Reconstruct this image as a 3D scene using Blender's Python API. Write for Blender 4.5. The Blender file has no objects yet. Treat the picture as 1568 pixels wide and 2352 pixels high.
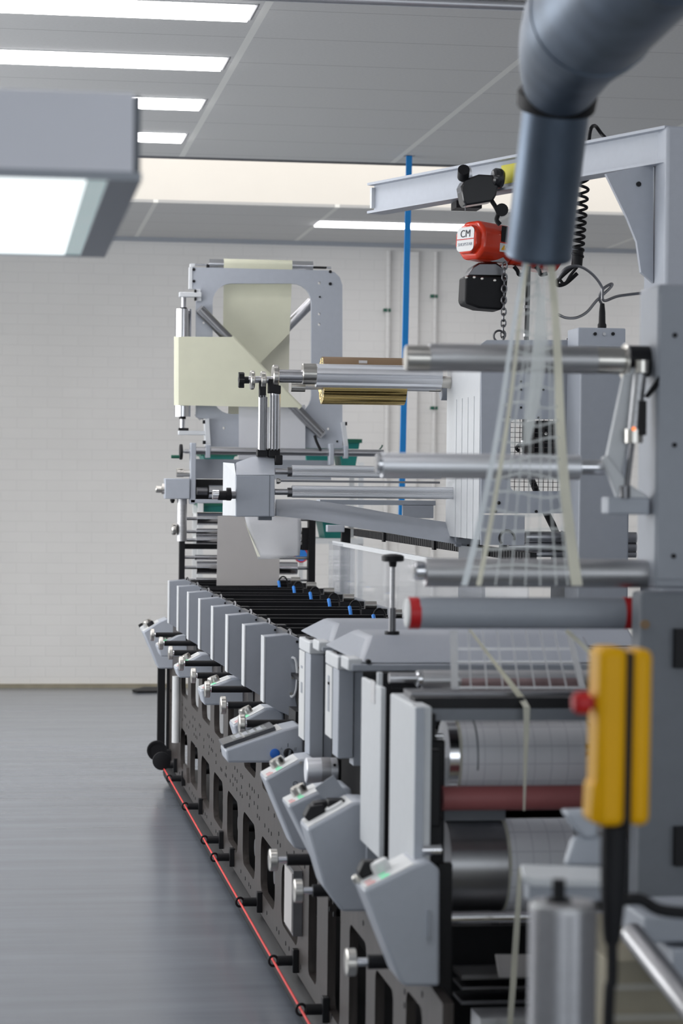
import bpy, math, random
from math import sin, cos, pi, radians
from mathutils import Vector as V, Matrix
from mathutils.geometry import tessellate_polygon
random.seed(7)
sc = bpy.context.scene
COL = sc.collection

# ------------------------------------------------------------------ camera
TH, PI_, RO, F, EYE = 0.14126, 0.01126, 0.0107, 5553.0, V((0, 0, 1.55))
FW = V((sin(TH)*cos(PI_), cos(TH)*cos(PI_), -sin(PI_)))
R0 = V((cos(TH), -sin(TH), 0)); U0 = R0.cross(FW)
RT = cos(RO)*R0 + sin(RO)*U0; UP = cos(RO)*U0 - sin(RO)*R0
cd = bpy.data.cameras.new('camera'); cam = bpy.data.objects.new('camera', cd); COL.objects.link(cam)
cam.matrix_world = Matrix.Translation(EYE) @ Matrix((RT, UP, -FW)).transposed().to_4x4()
cd.sensor_fit = 'AUTO'; cd.sensor_width = 36.0; cd.lens = F/2352*36; cd.clip_start = .1; cd.clip_end = 100
cd.dof.use_dof = True; cd.dof.focus_distance = 8.8; cd.dof.aperture_fstop = 5.0
sc.camera = cam
# ------------------------------------------------------------------ world, lights, exposure
w = bpy.data.worlds.new('world'); sc.world = w; w.use_nodes = True
w.node_tree.nodes['Background'].inputs[0].default_value = (0.93, 0.96, 1, 1)
w.node_tree.nodes['Background'].inputs[1].default_value = 1.0
PANEL_STRENGTH = 8.0
vs = sc.view_settings
vs.view_transform = 'Standard'; vs.look = 'None'; vs.gamma = 1; vs.use_curve_mapping = False; vs.exposure = 0.0
def area(name, loc, sx, sy, power, col, rot=(0, 0, 0)):
    l = bpy.data.lights.new(name, 'AREA'); l.shape = 'RECTANGLE'; l.size = sx; l.size_y = sy; l.energy = power; l.color = col
    o = bpy.data.objects.new(name, l); o.location = loc; o.rotation_euler = rot; COL.objects.link(o); return o
area('skylight_daylight', (3, 14.87, 4.85), 11, 2.0, 145, (1, .96, .90))
area('front_fill_light', (1.5, -2.9, 1.9), 8, 2.2, 115, (.88, .94, 1), (pi/2, 0, 0))  # added fill behind the camera for surfaces facing it; no window built
area('left_fill_light', (-3.45, 10.5, 1.9), 2.0, 9, 260, (.97, .985, 1), (0, -pi/2, 0))  # added light for left-facing sides; windows assumed, none built

# ------------------------------------------------------------------ helpers: photograph measurements to places
def ray(x, y): return FW + RT*((x-784)/F) - UP*((y-1176)/F)
def PY(x, y, Y): d = ray(x, y); return EYE + d*(Y/d.y)
def PX(x, y, X): d = ray(x, y); return EYE + d*(X/d.x)
def PZ(x, y, Z): d = ray(x, y); return EYE + d*((Z-EYE.z)/d.z)
def PW(x, y, W): return EYE + ray(x, y)*W
def px(p): return (V(p)-EYE).dot(FW)/F          # metres per pixel there
def YW(x, W): return PW(x, 1176, W).y

# ------------------------------------------------------------------ materials
MT = {}
def mat(name, col, rough=.5, metal=0., var=.06, scale=9., bump=0., stretch=None, spec=.5, emit=0., alpha=1., coat=0., trans=0., tl=0.):
    m = bpy.data.materials.new(name); m.use_nodes = True; nt = m.node_tree; N = nt.nodes; L = nt.links
    b = N['Principled BSDF']
    b.inputs['Roughness'].default_value = rough; b.inputs['Metallic'].default_value = metal
    b.inputs['Specular IOR Level'].default_value = spec
    if coat: b.inputs['Coat Weight'].default_value = coat; b.inputs['Coat Roughness'].default_value = .08
    tc = N.new('ShaderNodeTexCoord'); mp = N.new('ShaderNodeMapping'); L.new(tc.outputs['Object'], mp.inputs[0])
    if stretch: mp.inputs['Scale'].default_value = stretch
    no = N.new('ShaderNodeTexNoise'); no.inputs['Scale'].default_value = scale; no.inputs['Detail'].default_value = 4
    L.new(mp.outputs[0], no.inputs['Vector'])
    rp = N.new('ShaderNodeValToRGB'); c = V(col)
    a, z = c*(1-var), c*(1+var)
    rp.color_ramp.elements[0].position = .3; rp.color_ramp.elements[1].position = .7
    rp.color_ramp.elements[0].color = (*a, 1); rp.color_ramp.elements[1].color = (min(z[0], 1), min(z[1], 1), min(z[2], 1), 1)
    L.new(no.outputs['Fac'], rp.inputs[0]); L.new(rp.outputs[0], b.inputs['Base Color'])
    if bump:
        bp = N.new('ShaderNodeBump'); bp.inputs['Strength'].default_value = bump; bp.inputs['Distance'].default_value = .01
        L.new(no.outputs['Fac'], bp.inputs['Height']); L.new(bp.outputs[0], b.inputs['Normal'])
    if emit:
        b.inputs['Emission Color'].default_value = (*col, 1); b.inputs['Emission Strength'].default_value = emit
    if alpha < 1: b.inputs['Alpha'].default_value = alpha
    if trans: b.inputs['Transmission Weight'].default_value = trans
    if tl:                                  # thin film: light from behind shows through
        tr_ = N.new('ShaderNodeBsdfTranslucent'); L.new(rp.outputs[0], tr_.inputs['Color']); mx = N.new('ShaderNodeMixShader'); mx.inputs[0].default_value = tl*alpha
        L.new(b.outputs[0], mx.inputs[1]); L.new(tr_.outputs[0], mx.inputs[2]); L.new(mx.outputs[0], N['Material Output'].inputs[0])
    MT[name] = m; return m
mat('paint', (.44, .47, .525), .42, var=.02, scale=40)                   # blue-grey powder coat
mat('paint_pale', (.68, .70, .72), .42, var=.02, scale=40)
mat('paint_cover', (.35, .375, .425), .42, var=.02, scale=40)
mat('paint_mid', (.36, .385, .43), .45, var=.02, scale=40)
mat('paint_dark', (.17, .185, .21), .45, var=.03, scale=30)
mat('white_plastic', (.72, .73, .73), .4, var=.02)
mat('black', (.012, .012, .014), .5, var=.2, spec=.25)
mat('black_gloss', (.012, .012, .014), .24, var=.2, coat=.4)
mat('black_satin', (.012, .012, .014), .4, var=.2, spec=.12)
mat('rubber', (.010, .010, .012), .6, var=.2, spec=.3)
mat('chrome', (.78, .78, .80), .16, 1, var=.03)
mat('steel', (.52, .52, .54), .32, 1, var=.06, scale=30, stretch=(.3, 6, 6))
mat('steel_dull', (.50, .50, .51), .46, 1, var=.12, scale=40, stretch=(.2, 5, 5))
mat('steel_mid', (.36, .36, .37), .34, 1, var=.06)
mat('steel_dark', (.20, .20, .21), .35, 1, var=.1)
mat('alu', (.80, .81, .84), .46, 1, var=.03, scale=60, stretch=(.1, 8, 8))
mat('nickel', (.60, .58, .54), .28, 1, var=.08)
mat('galv', (.125, .16, .21), .42, .75, var=.18, scale=14, stretch=(1, 1, .25))
mat('bronze', (.062, .053, .049), .42, .35, var=.25, scale=22, stretch=(4, 4, .35), bump=.04)
mat('bronze_dark', (.07, .06, .058), .5, .2, var=.2)
mat('cream_web', (.74, .74, .58), .6, var=.035, scale=8)
mat('cream_web_pale', (.82, .80, .66), .6, var=.03, scale=8)
mat('white_web', (.84, .85, .88), .55, var=.015, tl=.3)
mat('grey_web', (.50, .48, .47), .6, var=.02)
mat('paper', (.92, .92, .93), .6, var=.02, tl=.55)
mat('cream_strip', (.88, .87, .78), .6, var=.05, tl=.5)
mat('white_line', (.92, .93, .94), .5, var=.02, alpha=.85, tl=.5)
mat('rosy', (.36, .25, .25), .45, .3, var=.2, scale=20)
mat('red_rubber', (.36, .11, .11), .55, var=.08)
mat('red_band', (.55, .010, .014), .45, var=.05)
mat('hoist_red', (.74, .045, .012), .28, var=.04, coat=.5)
mat('yellow', (.90, .46, .0), .45, var=.04, spec=.25)
mat('sticker_yellow', (.75, .68, .02), .45, var=.03)
mat('blue_strap', (.005, .24, .66), .5, var=.05)
mat('blue_tube', (.03, .24, .75), .4, var=.05)
mat('blue_button', (.01, .13, .55), .35, var=.03)
mat('teal', (.008, .17, .15), .45, var=.08)
mat('green_dark', (.004, .10, .06), .45, var=.08)
mat('rope_red', (.78, .06, .055), .6, var=.08)
mat('kraft', (.24, .155, .085), .6, var=.06)
mat('screen', (.055, .058, .068), .18, var=.1)
mat('screen_lit', (.22, .24, .24), .2, var=.35, scale=30)
mat('green_light', (.12, .85, .42), .4, emit=.22)
mat('orange_light', (1.0, .22, .03), .4, emit=1.5)
mat('red_mark', (.75, .30, .30), .5)
mat('cream_wall', (.72, .69, .645), .8, var=.015, scale=2)
mat('beige_tape', (.36, .34, .29), .5)
mat('beige', (.30, .27, .20), .7, var=.1)
mat('clear_film', (.82, .85, .84), .3, var=.02, alpha=.38, tl=.5)
mat('clear_film_soft', (.84, .86, .85), .35, var=.02, alpha=.12, tl=.5)
mat('white_strip', (.86, .90, .92), .45, var=.03, alpha=.62, tl=.5)
mat('plexi', (.62, .65, .70), .06, var=.05, alpha=.30)
mat('light_panel', (1, .98, 1), .5, emit=PANEL_STRENGTH, var=0)
mat('lamp_tube', (.93, 1, 1), .5, emit=1.25, var=0)
mat('lamp_diffuser', (.80, .98, .97), .4, emit=.95, var=0)
mat('lamp_reflector', (.55, .68, .68), .3, var=.12, scale=6, emit=.40)
mat('lamp_housing', (.86, .86, .92), .45, var=.02, scale=4)

def foil_mat():
    m = mat('gold', (.86, .63, .24), .12, 1, var=.05)
    nt = m.node_tree; N = nt.nodes; L = nt.links; b = N['Principled BSDF']
    tc = N['Texture Coordinate']; wv = N.new('ShaderNodeTexNoise'); mp = N.new('ShaderNodeMapping'); mp.inputs['Scale'].default_value = (.3, 26, 26)
    L.new(tc.outputs['Object'], mp.inputs[0]); L.new(mp.outputs[0], wv.inputs['Vector']); wv.inputs['Scale'].default_value = 1.2
    bp = N.new('ShaderNodeBump'); bp.inputs['Strength'].default_value = .8; bp.inputs['Distance'].default_value = .03
    L.new(wv.outputs['Fac'], bp.inputs['Height']); L.new(bp.outputs[0], b.inputs['Normal'])
foil_mat()
def brick_mat():
    m = mat('painted_brick', (.80, .79, .775), .6, var=.03, scale=1.2)
    nt = m.node_tree; N = nt.nodes; L = nt.links; b = N['Principled BSDF']; tc = N['Texture Coordinate']
    mp = N.new('ShaderNodeMapping'); mp.inputs['Rotation'].default_value = (pi/2, 0, 0); L.new(tc.outputs['Object'], mp.inputs[0])
    br = N.new('ShaderNodeTexBrick'); L.new(mp.outputs[0], br.inputs['Vector'])
    br.inputs['Scale'].default_value = 1; br.inputs['Brick Width'].default_value = .225; br.inputs['Row Height'].default_value = .078
    br.inputs['Mortar Size'].default_value = .005; br.inputs['Mortar Smooth'].default_value = .6
    br.inputs['Color1'].default_value = (1, 1, 1, 1); br.inputs['Color2'].default_value = (.985, .985, .985, 1); br.inputs['Mortar'].default_value = (.94, .94, .94, 1)
    mx = N.new('ShaderNodeMix'); mx.data_type = 'RGBA'; mx.blend_type = 'MULTIPLY'; mx.inputs[0].default_value = 1
    L.new(N['Color Ramp'].outputs[0], mx.inputs[6]); L.new(br.outputs['Color'], mx.inputs[7]); L.new(mx.outputs[2], b.inputs['Base Color'])
    bp = N.new('ShaderNodeBump'); bp.inputs['Strength'].default_value = .3; bp.inputs['Distance'].default_value = .004; bp.invert = True
    L.new(br.outputs['Fac'], bp.inputs['Height']); L.new(bp.outputs[0], b.inputs['Normal'])
brick_mat()
def floor_mat():
    m = mat('epoxy_floor', (.205, .225, .258), .30, var=.10, scale=1.5, stretch=(.6, 5, 1))
    nt = m.node_tree; N = nt.nodes; L = nt.links; b = N['Principled BSDF']; tc = N['Texture Coordinate']
    mp = N.new('ShaderNodeMapping'); mp.inputs['Scale'].default_value = (.5, 5, 1); L.new(tc.outputs['Object'], mp.inputs[0])
    n2 = N.new('ShaderNodeTexNoise'); n2.inputs['Scale'].default_value = 2.4; n2.inputs['Detail'].default_value = 6; L.new(mp.outputs[0], n2.inputs['Vector'])
    rr = N.new('ShaderNodeMapRange'); rr.inputs[3].default_value = .16; rr.inputs[4].default_value = .27
    L.new(n2.outputs['Fac'], rr.inputs[0]); L.new(rr.outputs[0], b.inputs['Roughness'])
    bp = N.new('ShaderNodeBump'); bp.inputs['Strength'].default_value = .015; bp.inputs['Distance'].default_value = .01
    L.new(n2.outputs['Fac'], bp.inputs['Height']); L.new(bp.outputs[0], b.inputs['Normal'])
floor_mat()
def tile_mat(name, y0, x0):
    # ceiling tiles: seams every 0.6 m in depth, broad rails every 1.21 m across
    m = mat(name, (.62, .62, .615), .85, var=.03, scale=70)
    nt = m.node_tree; N = nt.nodes; L = nt.links; b = N['Principled BSDF']; tc = N['Texture Coordinate']
    sp = N.new('ShaderNodeSeparateXYZ'); L.new(tc.outputs['Object'], sp.inputs[0])
    def mth(op, a, v, c=None):
        n = N.new('ShaderNodeMath'); n.operation = op
        if hasattr(a, 'links'): L.new(a, n.inputs[0])
        else: n.inputs[0].default_value = a
        if hasattr(v, 'links'): L.new(v, n.inputs[1])
        else: n.inputs[1].default_value = v
        return n.outputs[0]
    def near(src, off, per, half):
        f = mth('SUBTRACT', src, off); f = mth('DIVIDE', f, per); f = mth('FRACT', f, 0); f = mth('SUBTRACT', f, .5); f = mth('ABSOLUTE', f, 0)
        return mth('GREATER_THAN', f, .5-half/per)
    ly = near(sp.outputs['Y'], y0, .6, .005); lx = near(sp.outputs['X'], x0, 1.21, .016)
    m1 = N.new('ShaderNodeMix'); m1.data_type = 'RGBA'; L.new(ly, m1.inputs[0]); L.new(N['Color Ramp'].outputs[0], m1.inputs[6]); m1.inputs[7].default_value = (.44, .44, .44, 1)
    m2 = N.new('ShaderNodeMix'); m2.data_type = 'RGBA'; L.new(lx, m2.inputs[0]); L.new(m1.outputs[2], m2.inputs[6]); m2.inputs[7].default_value = (.80, .80, .77, 1)
    L.new(m2.outputs[2], b.inputs['Base Color'])
tile_mat('ceiling_tiles', 10.0, 1.015)
def label_mat():
    # white label stock printed with a faint grey grid
    m = mat('label_web', (.90, .91, .95), .5, var=.015)
    nt = m.node_tree; N = nt.nodes; L = nt.links; b = N['Principled BSDF']; tc = N['Texture Coordinate']
    br = N.new('ShaderNodeTexBrick'); br.offset = 0; mp = N.new('ShaderNodeMapping'); mp.inputs['Rotation'].default_value = (pi/2, 0, 0)
    L.new(tc.outputs['Object'], mp.inputs[0]); L.new(mp.outputs[0], br.inputs['Vector']); br.inputs['Scale'].default_value = 1
    br.inputs['Brick Width'].default_value = .0365; br.inputs['Row Height'].default_value = .038; br.inputs['Mortar Size'].default_value = .0012
    br.inputs['Color1'].default_value = br.inputs['Color2'].default_value = (1, 1, 1, 1); br.inputs['Mortar'].default_value = (.80, .80, .82, 1)
    mx = N.new('ShaderNodeMix'); mx.data_type = 'RGBA'; mx.blend_type = 'MULTIPLY'; mx.inputs[0].default_value = 1
    L.new(N['Color Ramp'].outputs[0], mx.inputs[6]); L.new(br.outputs['Color'], mx.inputs[7]); L.new(mx.outputs[2], b.inputs['Base Color'])
label_mat()

# ------------------------------------------------------------------ mesh builder
ORG = {}
class M:
    def __init__(s): s.v = []; s.f = []
    def _add(s, vs_, fs):
        n = len(s.v); s.v += [V(a) for a in vs_]; s.f += [[i+n for i in q] for q in fs]; return s
    def box(s, a, b):
        x0, y0, z0 = (min(a[i], b[i]) for i in range(3)); x1, y1, z1 = (max(a[i], b[i]) for i in range(3))
        return s._add([(x0,y0,z0),(x1,y0,z0),(x1,y1,z0),(x0,y1,z0),(x0,y0,z1),(x1,y0,z1),(x1,y1,z1),(x0,y1,z1)],
                      [(0,3,2,1),(4,5,6,7),(0,1,5,4),(1,2,6,5),(2,3,7,6),(3,0,4,7)])
    def prism(s, pts, vec, holes=()):
        pts = [V(p) for p in pts]; vec = V(vec); loops = [pts]+[[V(p) for p in h] for h in holes]
        n = sum(((loops[0][i]).cross(loops[0][(i+1) % len(pts)]) for i in range(len(pts))), V())
        flat = [p for l in loops for p in l]; N = len(flat); flip = n.dot(vec) > 0
        vs_ = flat + [p+vec for p in flat]; fs = []
        if len(loops) == 1: tri = [tuple(range(N))]
        else: tri = [tuple(t) for t in tessellate_polygon(loops)]
        for t in tri:
            t2 = list(t)
            nn = (flat[t2[1]]-flat[t2[0]]).cross(flat[t2[2]]-flat[t2[0]]) if len(loops) > 1 else n
            if nn.dot(vec) > 0: t2 = t2[::-1]
            fs.append(t2); fs.append([i+N for i in t2[::-1]])
        k = 0
        for li, l in enumerate(loops):
            for i in range(len(l)):
                a, b = k+i, k+(i+1) % len(l)
                fs.append((a, b, b+N, a+N) if (flip) else (b, a, a+N, b+N))
            k += len(l)
        return s._add(vs_, fs)
    def lathe(s, a, d, prof, n=28, caps=True):
        a = V(a); d = V(d).normalized(); u = d.orthogonal().normalized(); w_ = d.cross(u); vs_ = []; fs = []
        for t, r in prof:
            for k in range(n):
                an = 2*pi*k/n; vs_.append(a+d*t+(u*cos(an)+w_*sin(an))*r)
        for i in range(len(prof)-1):
            for k in range(n):
                k2 = (k+1) % n; fs.append((i*n+k, i*n+k2, (i+1)*n+k2, (i+1)*n+k))
        if caps: fs.append(tuple(range(n))[::-1]); fs.append(tuple(range((len(prof)-1)*n, len(prof)*n)))
        return s._add(vs_, fs)
    def cyl(s, a, b, r, r2=None, n=28):
        a = V(a); b = V(b); return s.lathe(a, b-a, [(0, r), ((b-a).length, r if r2 is None else r2)], n)
    def tube(s, path, r, n=10, closed=False):
        P = [V(p) for p in path]; vs_ = []; fs = []; u = None; m = len(P)
        for i, p in enumerate(P):
            if closed: t = P[(i+1) % m]-P[i-1]
            else: t = P[min(i+1, m-1)]-P[max(i-1, 0)]
            t.normalize()
            u = (t.orthogonal() if u is None else u-t*u.dot(t)).normalized(); w_ = t.cross(u)
            rr = r[i] if isinstance(r, (list, tuple)) else r
            for k in range(n):
                an = 2*pi*k/n; vs_.append(p+(u*cos(an)+w_*sin(an))*rr)
        for i in range(m if closed else m-1):
            for k in range(n):
                k2 = (k+1) % n; j = (i+1) % m; fs.append((i*n+k, i*n+k2, j*n+k2, j*n+k))
        if not closed: fs.append(tuple(range(n))[::-1]); fs.append(tuple(range((m-1)*n, m*n)))
        return s._add(vs_, fs)
    def ribbon(s, A, B, th):
        A = [V(p) for p in A]; B = [V(p) for p in B]; n = len(A); th = V(th)
        vs_ = A+B+[p+th for p in A]+[p+th for p in B]; fs = []
        for i in range(n-1):
            fs += [(i, i+1, n+i+1, n+i), (2*n+i, 3*n+i, 3*n+i+1, 2*n+i+1), (i, 2*n+i, 2*n+i+1, i+1), (n+i, n+i+1, 3*n+i+1, 3*n+i)]
        fs += [(0, n, 3*n, 2*n), (n-1, 3*n-1, 4*n-1, 2*n-1)]
        return s._add(vs_, fs)
    def build(s, name, m, parent=None, bevel=0., smooth=True, lab=None, **kw):
        me = bpy.data.meshes.new(name)
        o0 = ORG[parent.name] if parent is not None else None
        if o0 is None:
            xs = [[v[i] for v in s.v] for i in range(3)]
            o0 = V(((min(xs[0])+max(xs[0]))/2, (min(xs[1])+max(xs[1]))/2, min(xs[2])))
        me.from_pydata([v-o0 for v in s.v], [], s.f); me.update()
        import bmesh
        bm = bmesh.new(); bm.from_mesh(me); bmesh.ops.recalc_face_normals(bm, faces=bm.faces); bm.to_mesh(me); bm.free()
        me.materials.append(MT[m])
        if smooth:
            me.polygons.foreach_set('use_smooth', [True]*len(me.polygons)); me.set_sharp_from_angle(angle=radians(35))
        o = bpy.data.objects.new(name, me); COL.objects.link(o)
        if parent is not None: o.parent = parent
        else: o.location = o0
        ORG[o.name] = o0
        if bevel:
            b = o.modifiers.new('bevel', 'BEVEL'); b.width = bevel; b.segments = 2; b.limit_method = 'ANGLE'; b.angle_limit = radians(40)
        if lab: o['label'] = lab
        for k, v in kw.items(): o[k] = v
        return o
def thing(name, label, cat, loc, group=None):
    o = bpy.data.objects.new(name, None); COL.objects.link(o); o.location = loc; o.empty_display_size = .05
    o['label'] = label; o['category'] = cat
    if group: o['group'] = group
    ORG[o.name] = V(loc); return o
def tag(o, label, cat, group=None):
    o['label'] = label; o['category'] = cat
    if group: o['group'] = group
    return o
def dup(root, off, label):
    r = root.copy(); COL.objects.link(r); r.location = root.location+V(off); r['label'] = label; ORG[r.name] = V(r.location)
    for ch in list(root.children):
        c = ch.copy(); COL.objects.link(c); c.parent = r; ORG[c.name] = ORG[r.name]
        for g in list(ch.children):
            d = g.copy(); COL.objects.link(d); d.parent = c; ORG[d.name] = ORG[r.name]
    return r
def struct(o): o['kind'] = 'structure'; return o
def poly(pts, Y): return [PY(x, y, Y) for x, y in pts]
def rrect(x0, y0, x1, y1, r, n=5):
    o = []
    for cx, cy, a0 in ((x0+r, y0+r, pi), (x1-r, y0+r, 1.5*pi), (x1-r, y1-r, 0), (x0+r, y1-r, .5*pi)):
        for k in range(n+1):
            a = a0+k*pi/2/n; o.append((cx+r*cos(a), cy+r*sin(a)))
    return o
def circ(x, y, r, n=12): return [(x+r*cos(2*pi*k/n), y+r*sin(2*pi*k/n)) for k in range(n)]
def hline(x0, x1, yc, Y):
    c = PY((x0+x1)/2, yc, Y); return V((PY(x0, yc, Y).x, Y, c.z)), V((PY(x1, yc, Y).x, Y, c.z)), px(c)
def hcyl(m, x0, x1, yc, rp, Y, n=28, ch=0.):
    a, b, s = hline(x0, x1, yc, Y); L = (b-a).length; r = rp*s
    if ch: m.lathe(a, b-a, [(0, r*(1-ch)), (r*ch, r), (L-r*ch, r), (L, r*(1-ch))], n)
    else: m.cyl(a, b, r, n=n)
    return m
def pbox(m, x0, y0, x1, y1, Y, dy):
    a = PY(x0, y0, Y); b = PY(x1, y1, Y); c = PY((x0+x1)/2, y0, Y); d = PY((x0+x1)/2, y1, Y)
    return m.box((a.x, Y, c.z), (b.x, Y+dy, d.z))
def spline(pts, n=8):
    P = [V(p) for p in pts]; o = []
    for i in range(len(P)-1):
        p0, p1, p2, p3 = P[max(i-1, 0)], P[i], P[i+1], P[min(i+2, len(P)-1)]
        for k in range(n):
            t = k/n; o.append(.5*((2*p1)+(p2-p0)*t+(2*p0-5*p1+4*p2-p3)*t*t+(3*p1-p0-3*p2+p3)*t**3))
    return o+[P[-1]]
Zup, Yin = V((0, 0, 1)), V((0, 1, 0))

# ------------------------------------------------------------------ the room
H = 3.4
struct(M().box((-3.5, -3, -.1), (8.5, 18.4, 0)).build('floor', 'epoxy_floor', smooth=False))
struct(M().box((-3.6, 18.3, 0), (8.6, 18.5, H)).build('wall_back', 'painted_brick', smooth=False))
struct(M().box((-3.7, -3, 0), (-3.5, 18.4, H)).build('wall_left', 'painted_brick', smooth=False))
struct(M().box((8.5, -3, 0), (8.7, 18.4, H)).build('wall_right', 'painted_brick', smooth=False))
struct(M().box((-3.6, -3.2, 0), (8.6, -3, H)).build('wall_front', 'painted_brick', smooth=False))
YA, YB = 13.74, 16.0
def absolute(o):            # keep the tile grid in room coordinates
    for v in o.data.vertices: v.co += o.location
    o.location = (0, 0, 0); return o
struct(absolute(M().box((-3.5, -3, H), (8.5, YA, H+.02)).build('ceiling', 'ceiling_tiles', smooth=False)))
struct(absolute(M().box((-3.5, YB, H), (8.5, 18.35, H+.02)).build('ceiling_far', 'ceiling_tiles', smooth=False)))
struct(M().box((-3.5, YB, H+.02), (8.5, YB+.06, 4.9)).build('trim_1', 'cream_wall', smooth=False))
struct(M().box((-3.5, YA-.06, H+.02), (8.5, YA, 4.9)).build('trim_2', 'cream_wall', smooth=False))
struct(M().box((-3.56, YA-.06, H+.02), (-3.5, YB+.06, 4.9)).build('trim_3', 'cream_wall', smooth=False))
struct(M().box((8.5, YA-.06, H+.02), (8.56, YB+.06, 4.9)).build('trim_4', 'cream_wall', smooth=False))
struct(M().box((-3.5, YA-.012, H-.012), (8.5, YA, H)).build('trim_5', 'steel_dark', smooth=False))
struct(M().box((-3.5, 18.26, H-.03), (8.5, 18.3, H)).build('shadow_strip', 'paint_mid', smooth=False))  # grey strip: shadow gap between wall and ceiling put into colour
struct(M().box((-3.5, 18.27, 0), (8.5, 18.3, .03)).build('baseboard_back', 'beige', smooth=False))

# ceiling lights: 0.3 x 1.2 m panels
CL = []
def ceiling_light(x, y, lab, x1=None):
    t = thing('ceiling_light', lab, 'ceiling light', (x+.6, y+.15, H), 'recessed ceiling light panels')
    x1 = x1 or x+1.155
    f = M(); f.box((x-.012, y-.012, H-.004), (x1+.012, y+.312, H+.01)); f.build('frame', 'white_plastic', t, smooth=False)
    M().box((x, y, H-.012), (x1, y+.3, H-.004)).build('diffuser', 'light_panel', t, smooth=False)
ceiling_light(-.19, 9.31, 'glowing ceiling light panel at top left, nearest of the four in that row')
ceiling_light(-.19, 10.48, 'glowing ceiling light panel just above the pale box lamp, second from the top')
ceiling_light(-.19, 11.64, 'glowing ceiling light panel beside the top right corner of the box lamp')
ceiling_light(-.19, 12.80, 'glowing ceiling light panel beside the box lamp, farthest before the cream recess')
ceiling_light(2.22, 16.83, 'long ceiling light panel beyond the recess, crossed by the blue strap')
ceiling_light(3.66, 12.80, 'ceiling light panel at the right edge beside the crane column top')
ceiling_light(4.78, 16.83, 'ceiling light panel at the right edge, lower, beyond the recess')
for k, (x, y) in enumerate(((-.19, 8.15), (-.19, 5.8), (-.19, 3.4), (2.3, 5.8), (4.8, 7.0), (4.8, 10.5), (-2.7, 6.0), (-2.7, 10.5))):
    ceiling_light(x, y, 'ceiling light panel outside the picture')
m = M(); hcyl(m, 556, 1700, 12, 11, 9.05, 14); o = m.build('pipe', 'alu'); tag(o, 'thin silvery pipe running across under the ceiling at the top edge', 'pipe')

# white service pipes on the back wall
def wall_pipe(xp, r, lab, clips):
    t = thing('wall_pipe', lab, 'pipe', (PY(xp, 1560, 18.25).x, 18.26, .03), 'white pipes on the back wall')
    p = PY(xp, 1000, 18.26); M().cyl((p.x, 18.27, .03), (p.x, 18.27, H-.06), r, n=12).build('pipe', 'painted_brick', t)
    for y in clips:
        q = PY(xp-3, y, 18.23)
        M().box(q+V((-.014, 0, -.012)), q+V((.014, .03, .012))).build('pipe_clip', 'green_dark', t)
        q = q+V((.034, 0, 0)); M().box(q+V((-.007, 0, -.012)), q+V((.007, .03, .012))).build('pipe_clip', 'green_dark', t)
wall_pipe(888, .018, 'slim white pipe on the back wall left of the blue strap', (712, 1060))
wall_pipe(996, .016, 'slim white pipe on the back wall right of the blue strap', (680, 937))
p0, p1 = PY(918, 1000, 18.26), PY(957, 1000, 18.26)
tag(M().box((p0.x, 18.25, .03), (p1.x, 18.3, H-.06)).build('cable_trunking', 'painted_brick', bevel=.004), 'broad flat white trunking on the back wall behind the blue strap', 'trunking')

# blue strap hanging from the ceiling
t = thing('blue_strap', 'bright blue vertical strap hanging from the ceiling near the back wall', 'strap', PZ(940, 357, H-.01))
a, b = PY(940, 358, 13.4), PY(921, 1240, 13.4)
m = M(); m.prism([a+V((-.016, 0, 0)), a+V((.016, 0, 0)), b+V((.016, 0, 0)), b+V((-.016, 0, 0))], (0, .02, 0)); m.build('band', 'blue_strap', t)
M().box(a+V((-.03, -.02, 0)), V((a.x+.03, a.y+.04, H))).build('ceiling_plate', 'steel_dark', t)

# floor oddments by the back wall
o = M().prism([PZ(x, y, .005) for x, y in ((303, 1588), (330, 1581), (362, 1581), (362, 1590), (315, 1591))], (0, 0, .012)).build('floor_scraper', 'rubber'); tag(o, 'flat dark pad lying on the floor at the far wall', 'pad')

# ------------------------------------------------------------------ box lamp, top left
t = thing('box_lamp', 'pale grey box lamp with glowing underside, hanging at upper left', 'lamp', (-.4, 4.0, 1.97))
ya, yb = 3.36, 4.52; zb = 1.972; xr = PX(320, 415, .1).x
a = PY(322, 415, ya); xr = a.x; zb = a.z; zt = PY(160, 209, ya).z
m = M(); m.box((-1.1, ya, zb+.012), (xr-.010, ya+.02, zt)); m.box((-1.1, yb-.02, zb+.012), (xr-.010, yb, zt)); m.box((-1.1, ya+.02, zt-.015), (xr-.010, yb-.02, zt)); m.box((-1.1, ya+.02, zb+.012), (-1.08, yb-.02, zt-.015))
m.build('housing', 'lamp_housing', t)
m = M(); m.box((xr-.010, ya, zb+.012), (xr, yb, zt-.002)); m.build('end_cap', 'paint_dark', t, bevel=.003)
m = M(); m.box((-1.1, ya, zb), (xr-.044, ya+.006, zb+.012)); m.box((-1.1, yb-.006, zb), (xr-.044, yb, zb+.012)); m.box((xr-.044, ya, zb), (xr+.002, yb, zb+.012))
m.build('bezel', 'paint_mid', t)
xg = xr-.073
M().box((-1.08, ya+.006, zb+.003), (xg-.0, yb-.006, zb+.010)).build('light_tubes', 'lamp_tube', t, smooth=False)
M().box((xg+.0, ya+.006, zb+.003), (xr-.044, yb-.006, zb+.010)).build('end_reflector', 'lamp_reflector', t)
m = M()
for x in (-.75,):
    for y in (ya+.2, yb-.2): m.cyl((x, y, zt-.005), (x, y, H), .006, n=8)
m.build('hanger_rods', 'steel_dark', t)

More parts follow.
